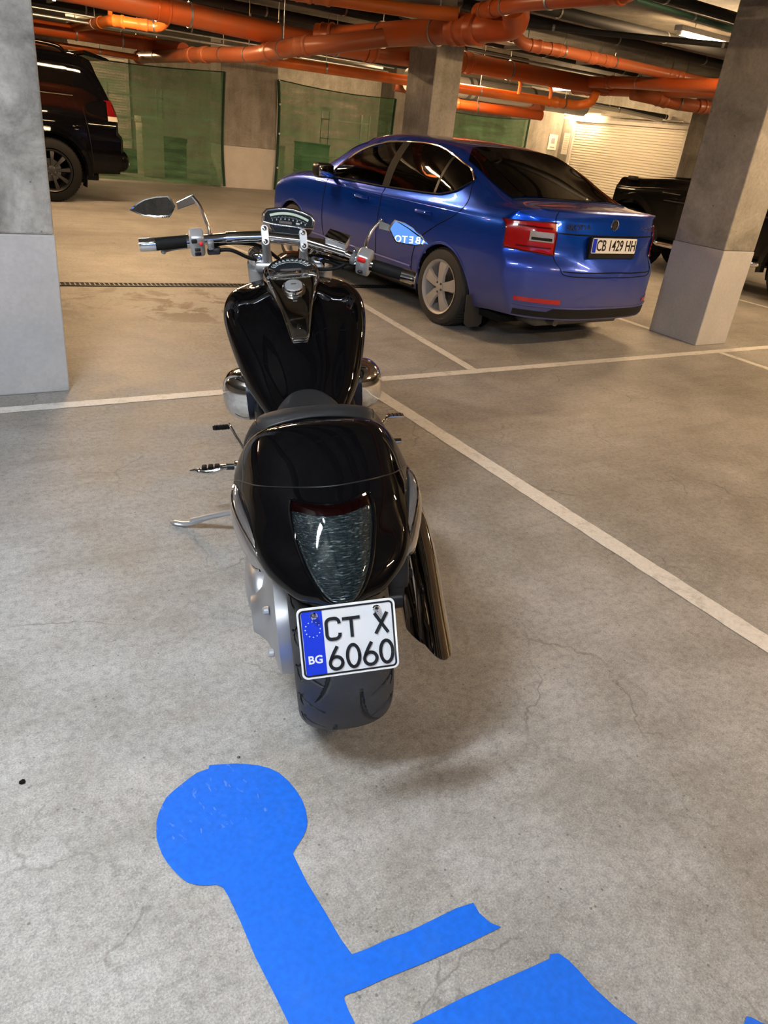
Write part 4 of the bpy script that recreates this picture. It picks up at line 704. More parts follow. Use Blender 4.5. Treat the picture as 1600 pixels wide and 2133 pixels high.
def frame(d, upish=(0, -.45, .9)):
    d = np.array(d, float); d /= np.linalg.norm(d); v = np.array(upish, float); v -= d * (v @ d); v /= np.linalg.norm(v); w_ = np.cross(d, v); return np.stack([d, v, w_], 1)
# left switch pod
RL = frame((-1, -.10, 0), (0, -.55, .85)); c_ = np.array((-.314, 1.150, 1.095)); sp = MB().rbox(c_, (.050, .088, .056), .012, RL, 3).build('switch_housing', M['alu2'], BK, smooth=50)
f_ = lambda a, b_, s=1: c_ + RL @ np.array((a, b_, s * .0285))
wdir = RL[:, 2] if RL[1, 2] < 0 else -RL[:, 2]; sgn = 1 if RL[1, 2] < 0 else -1
MB().ell(f_(-.012, .018, sgn), (.007, .007, .007)).build('red_button', M['redbtn'], sp); MB().rbox(f_(.010, .030, sgn), (.020, .014, .012), .004, RL).build('dimmer_switch', M['satin'], sp)
MB().rbox(f_(.002, -.006, sgn), (.020, .010, .012), .003, RL).build('indicator_switch', M['satin'], sp); MB().rbox(f_(.002, -.026, sgn), (.022, .014, .006), .003, RL).build('horn_button', M['ink'], sp)
# right switch pod
RR = frame((.86, -.42, -.27), (0, -.50, .85)); c2 = np.array((.262, 1.072, 1.013)); sp2 = MB().rbox(c2, (.052, .086, .058), .012, RR, 3).build('switch_housing', M['alu2'], BK, smooth=50)
sg2 = 1 if RR[1, 2] < 0 else -1; f2 = lambda a, b_, s=1: c2 + RR @ np.array((a, b_, s * .0295))
MB().rbox(f2(-.002, .030, sg2), (.030, .016, .014), .005, RR).build('kill_switch', M['redbtn'], sp2, label='red stop switch'); MB().ell(f2(-.004, -.022, sg2), (.010, .010, .006)).build('starter_button', M['ink'], sp2)
# clutch perch with lever, brake reservoir with lever
b = MB().rbox((-.270, 1.165, 1.095), (.022, .034, .060), .006, RL); pc = b.build('clutch_perch', M['alu'], BK, smooth=40); MB().lathe([(.005, 0), (.005, .004), (0, .005)], (-.268, 1.147, 1.075), (0, -1, .2), 6).build('perch_screw', M['chrome'], pc)
MB().rbox((-.262, 1.18, 1.060), (.046, .04, .024), .006).build('clutch_switch', M['satin'], pc)
MB().tube(cat([(-.285, 1.20, 1.085), (-.33, 1.212, 1.073), (-.39, 1.205, 1.070), (-.432, 1.185, 1.067)], 12), [.008] * 10 + [.009, .009], 10, sq=.6).ell((-.436, 1.184, 1.066), (.010, .010, .010)).build('clutch_lever', M['alu'], pc)
b = MB().rbox((.232, 1.098, 1.030), (.022, .034, .062), .006, RR); pr = b.build('brake_perch', M['alu'], BK, smooth=40)
for dz in (-.022, .022): MB().lathe([(.005, 0), (.005, .004), (0, .005)], np.array((.229, 1.08, 1.030 + dz)), (0, -1, .3), 8).build('perch_screw', M['chrome'], pr)
b = MB().rbox((.175, 1.128, 1.078), (.078, .034, .046), .005, RR); rs = b.build('brake_reservoir', M['alu2'], BK, smooth=40); MB().rbox(np.array((.175, 1.128, 1.078)) + RR @ np.array((0, .020, 0)), (.082, .007, .050), .003, RR).build('reservoir_lid', M['chrome'], rs)
MB().tube(cat([(.25, 1.14, 1.03), (.30, 1.13, .995), (.36, 1.09, .975), (.40, 1.06, .965)], 12), .008, 10, sq=.6).ell((.403, 1.058, .964), (.010, .010, .010)).build('brake_lever', M['alu'], pr)
# risers / clamps
for (x, y, z, zt, zb) in ((-.0775, 1.172, 1.1005, 1.128, 1.073), (.0555, 1.160, 1.081, 1.111, 1.052)):
    dv = np.array((0, .35, .94)); dn_ = np.array((0, -.94, .35)); c_ = np.array((x, y, z)); pr_ = arc(0, .022, .0135, .0135, 0, 180, 10) + arc(0, -.022, .0135, .0135, 180, 360, 10)
    cl = MB().prism(pr_, c_, (1, 0, -.06), dv, dn_, -.02, .024).build('bar_clamp', M['alu'], BK, bevel=.002)
    for s in (-1, 1): MB().lathe([(.0085, 0), (.0085, .003), (.006, .0065), (0, .008)], c_ + dv * s * .022 + dn_ * .024, dn_, 16).build('clamp_bolt', M['chrome'], cl)
    MB().tube([c_ + (0, .0, -.02), c_ * .5 + np.array((x * 1.0, 1.225, 1.0)) * .5, (x, 1.232, .985)], [.016, .015, .022], 14, sq=1.3).build('riser', M['alu'], BK)
# instrument pod (tachometer)
iu = np.array((.985, -.03, -.17)); iu /= np.linalg.norm(iu); iv = np.array((0, .42, .90)); iv -= iu * (iv @ iu); iv /= np.linalg.norm(iv); iw = np.cross(iu, iv); iw = iw if iw[1] < 0 else -iw
ic = np.array((.011, 1.195, 1.152)); ip = [(-.088, -.022), (-.090, .004), (-.078, .020)] + [(x, .020 + .013 * math.cos(x / .078 * PI / 2)) for x in np.linspace(-.06, .06, 9)] + [(.078, .020), (.090, .004), (.088, -.022), (.05, -.026), (-.05, -.026)]
def ring(sc, d, dy=0): return [ic + iu * (a * sc) + iv * (b_ * sc + dy) + iw * d for a, b_ in ip]
pod = MB().grid([ring(.80, -.075, -.01), ring(.97, -.05, -.004), ring(1.0, -.02), ring(1.0, .0)], True, True, True).build('tachometer_pod', M['chrome'], BK, smooth=35)
MB().tube([ic + iu * a + iv * b_ + iw * .002 for a, b_ in ip + [ip[0]]], .0052, 12, False).build('chrome_bezel', M['chrome'], pod, smooth=60); MB().prism([(a * .95, b_ * .93) for a, b_ in ip], ic, iu, iv, iw, -.001, .002).build('dial_face', M['face'], pod, smooth=0)
fp = lambda a, b_: (a, b_)
arcp = [(x, .014 - .0148 * (x / .068) ** 2 + .003) for x in np.linspace(-.066, .070, 24)]; MB().ribbon(arcp, .0085, ic, iu, iv, iw, .002, .0028).build('lcd_bar', M['lcd'], pod, smooth=0)
b = MB()
for i in range(31): x = -.060 + .125 * i / 30; b.ribbon([(x, .0065 - .0148 * (x / .068) ** 2 - .003), (x, .0065 - .0148 * (x / .068) ** 2 + (.001 if i % 3 else .0025) - .003)], .0008, ic, iu, iv, iw, .002, .0027)
b.build('tick_marks', M['glyph'], pod, smooth=0)
for i in range(9): x = -.056 + .116 * i / 8; text('dial_number', str(i + 1), .008, M['glyph'], pod, ic + iu * x + iv * (-.003 - .0148 * (x / .068) ** 2) + iw * .0022, iu, iv, .0002)
MB().prism(rrect(.045, .009, .002), ic + iv * -.015 + iu * -.01, iu, iv, iw, .002, .0026).build('gear_window', M['smoke'], pod, smooth=0); MB().prism(rrect(.013, .005, .001), ic + iv * -.014 + iu * .034, iu, iv, iw, .002, .0029).build('warning_lamp', M['lcd'], pod, smooth=0)
tp = [(-.066, -.030), (-.05, -.054), (.05, -.054), (.066, -.030)]; MB().prism(tp, ic, iu, iv, iw, -.07, -.004).build('indicator_panel', M['face'], pod, smooth=0); MB().ribbon([(-.058, -.032), (-.046, -.050), (.046, -.050), (.058, -.032)], .0016, ic, iu, iv, iw, -.004, -.003).build('panel_edge', M['chrome'], pod, smooth=0)
MB().rbox(ic - iw * .045 - iv * .035, (.13, .06, .05), .012, np.stack([iu, iv, iw], 1)).build('pod_back', M['satin'], pod)
# mirrors
def mirror(P2, nrm, stalk, plate, lab, ia, ib):
    P2 = np.array(P2); c_ = P2.mean(0); nrm = np.array(nrm, float); nrm /= np.linalg.norm(nrm); P2 = np.array([p - nrm * ((p - c_) @ nrm) for p in P2]); n_ = len(P2)
    big = c_ + (P2 - c_) * 1.0; inn = c_ + (P2 - c_) * .90; bk1 = c_ + (P2 - c_) * .9 - nrm * .016; bk2 = c_ + (P2 - c_) * .4 - nrm * .024
    h = MB().grid([inn + nrm * .0015, big + nrm * .0025, big - nrm * .006, bk1, bk2], True, False, True).build('mirror_housing', M['chrome'], BK, smooth=35, label=lab)
    b = MB(); b.add(list(inn + nrm * .0012), [tuple(range(n_))]); b.build('mirror_glass', M['mirror'], h, smooth=0, recalc=False)
    for k in range(4): MB().rbox(P2[ia] + (P2[ib] - P2[ia]) * (.12 + k * .16), (.004, .009, .006), .001).build('housing_notch', M['satin'], h)
    MB().tube(cat(stalk, 16), [.010, .0095] + [.0078] * 12 + [.0075, .008], 10, sq=.8).build('mirror_stalk', M['chrome'], BK)
    b = MB(); a0, a1 = np.array(plate[0]), np.array(plate[1]); dd = a1 - a0; vv = np.array((0, 0, .0155)); ww = np.array((0, .006, 0))
    b.grid([[a0 + vv - ww, a0 - vv - ww, a0 - vv + ww, a0 + vv + ww], [a1 + vv * .8 - ww, a1 - vv * .8 - ww, a1 - vv * .8 + ww, a1 + vv * .8 + ww]], True, True, True).build('mirror_arm', M['chrome'], BK, smooth=0, bevel=.002)
def look(pm, cam_l, tgt_l): a = cam_l - pm; a /= np.linalg.norm(a); b_ = tgt_l - pm; b_ /= np.linalg.norm(b_); n_ = a + b_; return n_ / np.linalg.norm(n_)
BM = np.array(Matrix.Rotation(-.382, 3, 'Z') @ Matrix.Rotation(-.132, 3, 'Y')); BO = np.array((.874, 1.385, .004)); w2b = lambda p: BM.T @ (np.array(p, float) - BO)
camL = w2b((0, 0, 1.47)); sgnL = w2b((-1.35, -8.45, 1.62)); lT = w2b((-6.5, -7.0, 2.2))
PR = [(.491, 1.06, 1.062), (.470, 1.06, 1.090), (.444, 1.06, 1.115), (.410, 1.07, 1.136), (.374, 1.08, 1.147), (.362, 1.085, 1.135), (.352, 1.09, 1.119), (.362, 1.085, 1.096), (.375, 1.08, 1.074), (.412, 1.07, 1.064), (.452, 1.06, 1.058)]
PLm = [(-.526, 1.16, 1.208), (-.500, 1.165, 1.226), (-.471, 1.17, 1.238), (-.430, 1.17, 1.245), (-.388, 1.17, 1.245), (-.378, 1.17, 1.229), (-.370, 1.17, 1.211), (-.380, 1.17, 1.196), (-.391, 1.17, 1.181), (-.435, 1.17, 1.181), (-.485, 1.165, 1.187)]
mirror(PR, look(np.mean(PR, axis=0), camL, sgnL), [(.27, 1.09, 1.045), (.272, 1.095, 1.065), (.279, 1.10, 1.085), (.300, 1.105, 1.118), (.334, 1.105, 1.147)], ((.322, 1.10, 1.132), (.362, 1.09, 1.118)), 'chrome spear-shaped mirror on the right', 8, 9)
mirror(PLm, look(np.mean(PLm, axis=0), camL, lT), [(-.267, 1.165, 1.118), (-.270, 1.167, 1.14), (-.277, 1.17, 1.165), (-.290, 1.175, 1.21), (-.312, 1.18, 1.241)], ((-.305, 1.18, 1.233), (-.366, 1.172, 1.213)), 'chrome spear-shaped mirror on the left', 8, 9)
# cables
for P in ([(-.25, 1.185, 1.06), (-.20, 1.18, 1.058), (-.14, 1.20, 1.025), (-.08, 1.25, 1.0), (-.02, 1.30, .96)], [(-.27, 1.18, 1.075), (-.22, 1.19, 1.082), (-.15, 1.19, 1.078), (-.09, 1.20, 1.06), (-.03, 1.27, 1.0)],
          [(.23, 1.11, 1.0), (.18, 1.14, 1.005), (.12, 1.19, 1.02), (.05, 1.24, 1.01), (.02, 1.3, .95)], [(.24, 1.10, 1.0), (.20, 1.13, .985), (.15, 1.17, 1.0), (.10, 1.21, 1.0), (.03, 1.26, .96)], [(.22, 1.13, 1.01), (.16, 1.13, .985), (.08, 1.15, .985), (.0, 1.19, .99)]):
    MB().tube(cat(P, 20), .0065, 8).build('control_cable', M['rubber'], BK)
# ---- foot controls, stand
b = MB().tube([(-.12, .97, .27), (-.22, .985, .30), (-.31, .99, .305)], .013, 10).build('peg_mount', M['satin'], BK); MB().rbox((-.265, .985, .305), (.03, .05, .035), .008).build('peg_bracket', M['chrome'], b)
pg = MB().tube(cat([(-.31, .99, .305), (-.33, .985, .305), (-.37, .98, .298), (-.41, .985, .300), (-.425, .988, .302)], 14), [.014] * 3 + [.016] * 6 + [.013] * 3 + [.009, .007], 12, sq=.7).cyl((-.425, .988, .302), (-.447, .988, .302), .008, .002).build('footpeg', M['chrome'], BK)
for k in range(3): MB().rbox((-.343 - k * .024, .984, .314), (.019, .030, .010), .004).build('peg_rubber', M['rubber'], pg)
b = MB().tube(cat([(-.150, 1.00, .27), (-.22, 1.10, .275), (-.255, 1.21, .30), (-.275, 1.26, .315), (-.296, 1.33, .33), (-.303, 1.375, .325)], 12), .0065, 10).build('shift_lever', M['chrome'], BK)
b2 = MB(); [b2.lathe([(.010, 0), (.0125, .0015), (.0125, .003), (.010, .0045)], (-.308 - k * .0062, 1.385, .31), (-1, 0, 0), 14) for k in range(10)]; b2.cyl((-.303, 1.385, .31), (-.375, 1.385, .31), .009); b2.build('shift_peg', M['rubber'], b)
b = MB().tube(cat([(.15, 1.0, .27), (.23, 1.10, .29), (.28, 1.17, .305), (.34, 1.24, .33), (.362, 1.26, .345)], 12), .006, 10).build('brake_pedal', M['chrome'], BK); MB().rbox((.395, 1.262, .345), (.072, .032, .012), .004).build('pedal_pad', M['chrome'], b); b3 = MB(); [b3.box((.37 + k * .016, 1.262, .352), (.004, .028, .003)) for k in range(4)]; b3.build('pad_ribs', M['rubber'], b, smooth=0)
b = MB().tube([(.13, .98, .28), (.25, 1.02, .33), (.31, 1.02, .335)], .012, 10).build('peg_mount', M['satin'], BK); MB().tube([(.30, 1.02, .335), (.375, 1.02, .335)], [.014, .011], 12).build('footpeg', M['chrome'], BK)
st_ = MB().tube(cat([(-.12, .80, .20), (-.25, .87, .172), (-.38, .94, .125), (-.47, .985, .088)], 12), list(np.linspace(.009, .013, 12)), 10).build('side_stand', M['alu2'], BK)
MB().tube(cat([(-.42, .955, .105), (-.46, .975, .083), (-.50, .99, .075), (-.535, 1.0, .079), (-.556, 1.007, .082)], 12), [.012] * 4 + [.016] * 6 + [.010, .006], 10, sq=.55).build('stand_foot', M['alu2'], st_)
# ================================================================ cars: a lofted shell, everything else is laid on it
def car_body(T, yr, yf, wheels, R, seg=5, step=.045):
    "T rows: (y, [(x,z)...] half outline from bottom centre to top centre). yr/yf(x,z): rear and front fascia surfaces"
    rows = []
    for y, pts in T:
        P = cat([(x, z) for x, z in pts], (len(pts) - 1) * seg + 1); full_ = [(-p[0], p[1]) for p in P[1:-1]][::-1]
        rows.append((y, np.array([(max(p[0], 0), p[1]) for p in P])))
    ys = np.array([r[0] for r in rows]); A = np.array([r[1] for r in rows]); yn = np.arange(ys[0], ys[-1] + 1e-6, step); yn = np.linspace(ys[0], ys[-1], len(yn))
    h = np.array([np.interp(yn, ys, np.arange(len(ys)))])[0]; B = []
    Q = np.concatenate([A[:1], A, A[-1:]])
    for t in h:
        i = min(int(t), len(ys) - 2); f = t - i; a, b_, c, d = Q[i], Q[i + 1], Q[i + 2], Q[i + 3]
        m1 = (c - a) / 2; m2 = (d - b_) / 2; s1 = np.sign(m1) == np.sign(c - b_); m1 = m1 * s1; s2 = np.sign(m2) == np.sign(c - b_); m2 = m2 * s2
        lim = 2.2 * np.abs(c - b_); m1 = np.clip(m1, -lim, lim); m2 = np.clip(m2, -lim, lim)
        B.append((2 * f ** 3 - 3 * f * f + 1) * b_ + (f ** 3 - 2 * f * f + f) * m1 + (-2 * f ** 3 + 3 * f * f) * c + (f ** 3 - f * f) * m2)
    def ring(o, yv): 
        L = [(x, yv(x, z), z) for x, z in o]; return [(-x, y, z) for x, y, z in L[1:-1]][::-1] + [L[0]] + L[1:]
    def ring2(o, yv):
        L = [(x, yv(x, z), z) for x, z in o]; return L + [(-x, y, z) for x, y, z in L[1:-1]][::-1]
    G = []
    def cap(o, fn, ks):
        out = []; zc = .58
        for k_ in ks: out.append(ring2([(x * k_, zc + (z - zc) * k_) for x, z in o], fn))
        return out
    G += cap(B[0], yr, (.02, .25, .5, .7, .84, .93, .98)); n0 = 3
    for i, o in enumerate(B):
        if i < n0: f = i / n0; G.append(ring2(o, lambda x, z: yr(x, z) * (1 - f) + yn[i] * f if i else yr(x, z)))
        elif i >= len(B) - n0: j = len(B) - 1 - i; f = j / n0; G.append(ring2(o, lambda x, z: yf(x, z) * (1 - f) + yn[i] * f))
        else: G.append(ring2(o, lambda x, z: yn[i]))
    G += cap(B[-1], yf, (.98, .93, .84, .7, .5, .25, .02)); mb = MB().grid(G, True, True, True)
    V = np.array(mb.v)
    for wy, wz, _ in wheels:   # snap vertices near the arch circle, drop the faces inside
        d = np.hypot(V[:, 1] - wy, V[:, 2] - wz); side = np.abs(V[:, 0]) > .52; near = side & (np.abs(d - R) < step * .62) & (V[:, 2] < wz + R + .1)
        k_ = R / np.maximum(d[near], 1e-6); V[near, 1] = wy + (V[near, 1] - wy) * k_; V[near, 2] = wz + (V[near, 2] - wz) * k_
    F = []
    for f in mb.f:
        c = V[list(f)].mean(0)
        if abs(c[0]) > .52 and any(math.hypot(c[1] - wy, c[2] - wz) < R * .985 for wy, wz, _ in wheels): continue
        F.append(f)
    mb.v = [tuple(v) for v in V]; bv = BVHTree.FromPolygons([Vector(v) for v in mb.v], [f for f in mb.f]); mb.f = F; return mb, bv
def hit(bv, o, d):
    r = bv.ray_cast(Vector(o), Vector(d)); return (np.array(r[0]), np.array(r[1])) if r[0] is not None else (None, None)
def patch(bv, us, lo, hi, nv, fn, off, name, mt, parent, smooth=60, relax=0, **k):
    "grid over u in us, v from lo(u) to hi(u); fn(u,v) -> (origin, direction); lies off above the shell"
    G = []
    for u in us:
        row = []
        for t in np.linspace(0, 1, nv):
            o, d = fn(u, lo(u) + (hi(u) - lo(u)) * t); p, n_ = hit(bv, o, d); d = np.array(d, float)
            if p is None: p = np.array(o, float) + d * (row[-1] is None) if False else (row[-1] + d * off if row else np.array(o, float) + d); n_ = -d
            if n_ @ d > 0: n_ = -n_
            row.append(p + n_ * off)
        G.append(row)
    G = np.array(G)
    for _ in range(relax): G[1:-1, 1:-1] = (G[:-2, 1:-1] + G[2:, 1:-1] + G[1:-1, :-2] + G[1:-1, 2:]) / 4
    return MB().grid(G).build(name, mt, parent, smooth=smooth, **k), G
def onbody(bv, P2, fn, off, r, name, mt, parent, n=6, sq=None):
    L = []
    for u, v in P2:
        o, d = fn(u, v); p, n_ = hit(bv, o, d)
        if p is not None: L.append(p - np.array(d, float) * off)
    if len(L) > 1: return MB().tube(L, r, n).build(name, mt, parent)
SD = lambda s: (lambda u, v: ((s * 2.0, u, v), (-s, 0, 0)))      # from the side, (y, z)
BKW = lambda u, v: ((u, -4.0, v), (0, 1, 0)); TOP = lambda u, v: ((u, v, 4.0), (0, 0, -1)); FRT = lambda u, v: ((u, 9.0, v), (0, -1, 0))
def ip_(xs, ys): return lambda u: float(np.interp(u, xs, ys))
def wheel(parent, x, y, r, w_, rim_mt, tyre_mt, s, spokes=5, rr=.69, name='wheel', rimlab=None):
    prof = [(r * .70, -.5), (r * .86, -.52), (r * .96, -.46), (r, -.34), (r, .34), (r * .96, .46), (r * .86, .52), (r * .70, .5)]
    t = MB().lathe([(a, h * w_) for a, h in prof + prof[:1]], (x, y, r), (s, 0, 0), 48, False).build(name, tyre_mt, parent, smooth=35)
    G = MB(); nb_ = 60
    for k_ in range(nb_): a = 2 * PI * k_ / nb_; G.box((x, y + math.cos(a) * (r + .001), r + math.sin(a) * (r + .001)), (w_ * .66, .012, .012))
    G.build('tread_blocks', tyre_mt, t, smooth=0)
    R_ = r * rr; b = MB().lathe([(R_ * 1.02, .5 * w_), (R_ * 1.04, .53 * w_), (R_ * .97, .50 * w_), (R_ * .92, .36 * w_), (R_ * .90, -.3 * w_)], (x, y, r), (s, 0, 0), 48, False)
    b.build('rim', rim_mt, t, smooth=50, recalc=False, label=rimlab); b = MB()
    for k_ in range(spokes):
        a = 2 * PI * k_ / spokes + PI / 2 + .10; d = np.array((0, math.cos(a), math.sin(a))); e_ = np.array((0, -d[2], d[1])); c = np.array((x, y, r)) + np.array((s, 0, 0)) * w_ * .40
        w0, w1 = R_ * (.17 if spokes == 5 else .07), R_ * (.27 if spokes == 5 else .12); n_ = np.array((s, 0, 0.))
        b.grid([[c + d * R_ * q0 - e_ * ww + n_ * (hh - .02), c + d * R_ * q0 - e_ * ww * .8 + n_ * hh, c + d * R_ * q0 + e_ * ww * .8 + n_ * hh, c + d * R_ * q0 + e_ * ww + n_ * (hh - .02)] for q0, ww, hh in ((.12, w0, .012), (.5, w0 * 1.12, .022), (.80, w1 * .95, .020), (.97, w1, .010))], True, True, True)
    b.lathe([(R_ * .24, -.01), (R_ * .24, .018), (R_ * .15, .024), (0, .024)], np.array((x, y, r)) + np.array((s, 0, 0)) * w_ * .40, (s, 0, 0), 20); b.build('spokes', rim_mt, t, smooth=30)
    for k_ in range(5): a = 2 * PI * k_ / 5 + PI / 2 + .75; MB().cyl(np.array((x, y + math.cos(a) * R_ * .185, r + math.sin(a) * R_ * .185)) + np.array((s, 0, 0)) * w_ * .44, np.array((x, y + math.cos(a) * R_ * .185, r + math.sin(a) * R_ * .185)) + np.array((s, 0, 0)) * (w_ * .40 + .026), .010, n=8).build('wheel_nut', M['steel'], t)
    MB().lathe([(.06, 0), (.15, .0), (.15, .01), (.06, .01)], (x, y, r), (s, 0, 0), 30).build('brake_disc', M['steel'], t); return t
def arches(parent, wheels, R, W_, mt):
    for wy, wz, nm in wheels:
        for s in (-1, 1):
            G = [[(s * xx, wy + R * 1.0 * math.cos(a), wz + R * 1.0 * math.sin(a)) for xx in (W_ - .03, .50)] for a in np.linspace(-.35, PI + .35, 30)]; b = MB().grid(G); b.grid([[(s * .50, wy, wz)] * 2] + [[(s * .50, wy + R * math.cos(a), wz + R * math.sin(a)), (s * .50, wy + R * math.cos(a + .2), wz + R * math.sin(a + .2))] for a in (0,)]) if False else None
            b.prism([(R * 1.0 * math.cos(a), R * 1.0 * math.sin(a)) for a in np.linspace(0, 2 * PI, 28, endpoint=False)], (s * .50, wy, wz), (0, 1, 0), (0, 0, 1), (s, 0, 0), 0, .01); b.build('wheel_arch_liner', M['matt'], parent)
# ---------------------------------------------------------------- the blue saloon
CR = empty('saloon_car', (4.758, 5.253, 0), (0, 0, .05), 'blue saloon with tinted rear windows parked right of the motorcycle, dusty below', 'car')
def ol(wl, wm, wsh, zsh, wb, zb, g1, g2, g3, zc, zbot=.20): return [(0, zbot), (.5, zbot), (.76, zbot), (wl - .03, zbot + .02), (wl, zbot + .12), (wm, .55), (wm, .74), (wsh, zsh), (wb, zb), g1, g2, g3, (0, zc)]
CT = [(-.68, ol(.83, .868, .855, .93, .81, 1.02, (.735, 1.048), (.62, 1.060), (.36, 1.066), 1.068, .27)), (-.45, ol(.85, .892, .878, .93, .835, 1.015, (.765, 1.055), (.67, 1.088), (.38, 1.112), 1.118, .24)), (-.2, ol(.86, .903, .888, .93, .848, 1.015, (.785, 1.10), (.67, 1.17), (.40, 1.205), 1.212, .22)),
      (.05, ol(.865, .906, .890, .93, .853, 1.01, (.785, 1.15), (.665, 1.27), (.43, 1.318), 1.330)), (.3, ol(.865, .907, .890, .93, .855, 1.005, (.785, 1.18), (.655, 1.345), (.45, 1.402), 1.418)), (.6, ol(.865, .907, .890, .925, .855, 1.0, (.79, 1.18), (.645, 1.385), (.46, 1.438), 1.455)),
      (1.1, ol(.865, .905, .890, .92, .855, .99, (.79, 1.18), (.635, 1.395), (.46, 1.447), 1.465)), (1.5, ol(.865, .905, .888, .915, .855, .98, (.79, 1.16), (.635, 1.365), (.46, 1.42), 1.44)), (1.8, ol(.865, .905, .886, .91, .853, .97, (.80, 1.11), (.66, 1.29), (.46, 1.345), 1.365)), (2.1, ol(.865, .905, .884, .905, .852, .965, (.815, 1.04), (.70, 1.155), (.47, 1.205), 1.225)),
      (2.4, ol(.865, .905, .882, .90, .845, .955, (.80, .985), (.73, 1.01), (.46, 1.03), 1.04)), (2.7, ol(.865, .905, .88, .88, .83, .935, (.77, .965), (.68, .975), (.42, .99), .995)), (3.0, ol(.86, .90, .87, .84, .81, .885, (.74, .92), (.66, .93), (.4, .945), .95)), (3.25, ol(.84, .875, .84, .79, .78, .83, (.71, .86), (.63, .875), (.38, .89), .895, .22))]
c_yr = lambda x, z: -1.085 + .37 * (abs(x) / .87) ** 3.4 + .075 / (1 + math.exp(-(z - .70) / .018)) + .05 * max(0, z - .9) / .15 - .03 * math.exp(-((z - 1.05) / .02) ** 2) + .20 * max(0, .36 - z)
c_yf = lambda x, z: 3.575 - .42 * (abs(x) / .87) ** 2.8 - .5 * max(0, z - .62) + .1 * max(0, z - .35) * 0
CW = [(0, .31, 'r'), (2.686, .31, 'f')]
mb, bv = car_body(CT, c_yr, c_yf, CW, .358); 
# open the front side windows and windscreen so that one sees through the cabin
fwin = ((1.02, 1.94), ip_([1.02, 1.30, 1.94, 2.1], [1.0, .995, .98, .98]), ip_([1.02, 1.30, 1.60, 1.80, 1.98], [1.375, 1.352, 1.275, 1.165, 1.01]))
V = np.array(mb.v); F = []
for f in mb.f:
    c = V[list(f)].mean(0); y = c[1]
    if abs(c[0]) > .60 and 1.05 < y < 1.92 and fwin[1](y) + .02 < c[2] < fwin[2](y) - .01: continue
    if abs(c[0]) < .60 and 1.70 < y < 2.36 and c[2] > 1.03: continue
    if abs(c[0]) < .52 and -.42 < y < .24 and c[2] > 1.05: continue
    F.append(f)
mb.f = F; body = mb.build('body_shell', M['blue'], CR, smooth=50); arches(CR, CW, .36, .90, M['matt'])
for wy, wz, _ in CW:
    for s in (-1, 1): MB().tube([(s * (hit(bv, (s * 2, wy + .362 * math.cos(a), wz + .362 * math.sin(a)), (-s, 0, 0))[0][0] * s - .006 if hit(bv, (s * 2, wy + .362 * math.cos(a), wz + .362 * math.sin(a)), (-s, 0, 0))[0] is not None else .88), wy + .362 * math.cos(a), wz + .362 * math.sin(a)) for a in np.linspace(-.12, PI + .12, 36)], .013, 8).build('arch_lip', M['blue'], body)
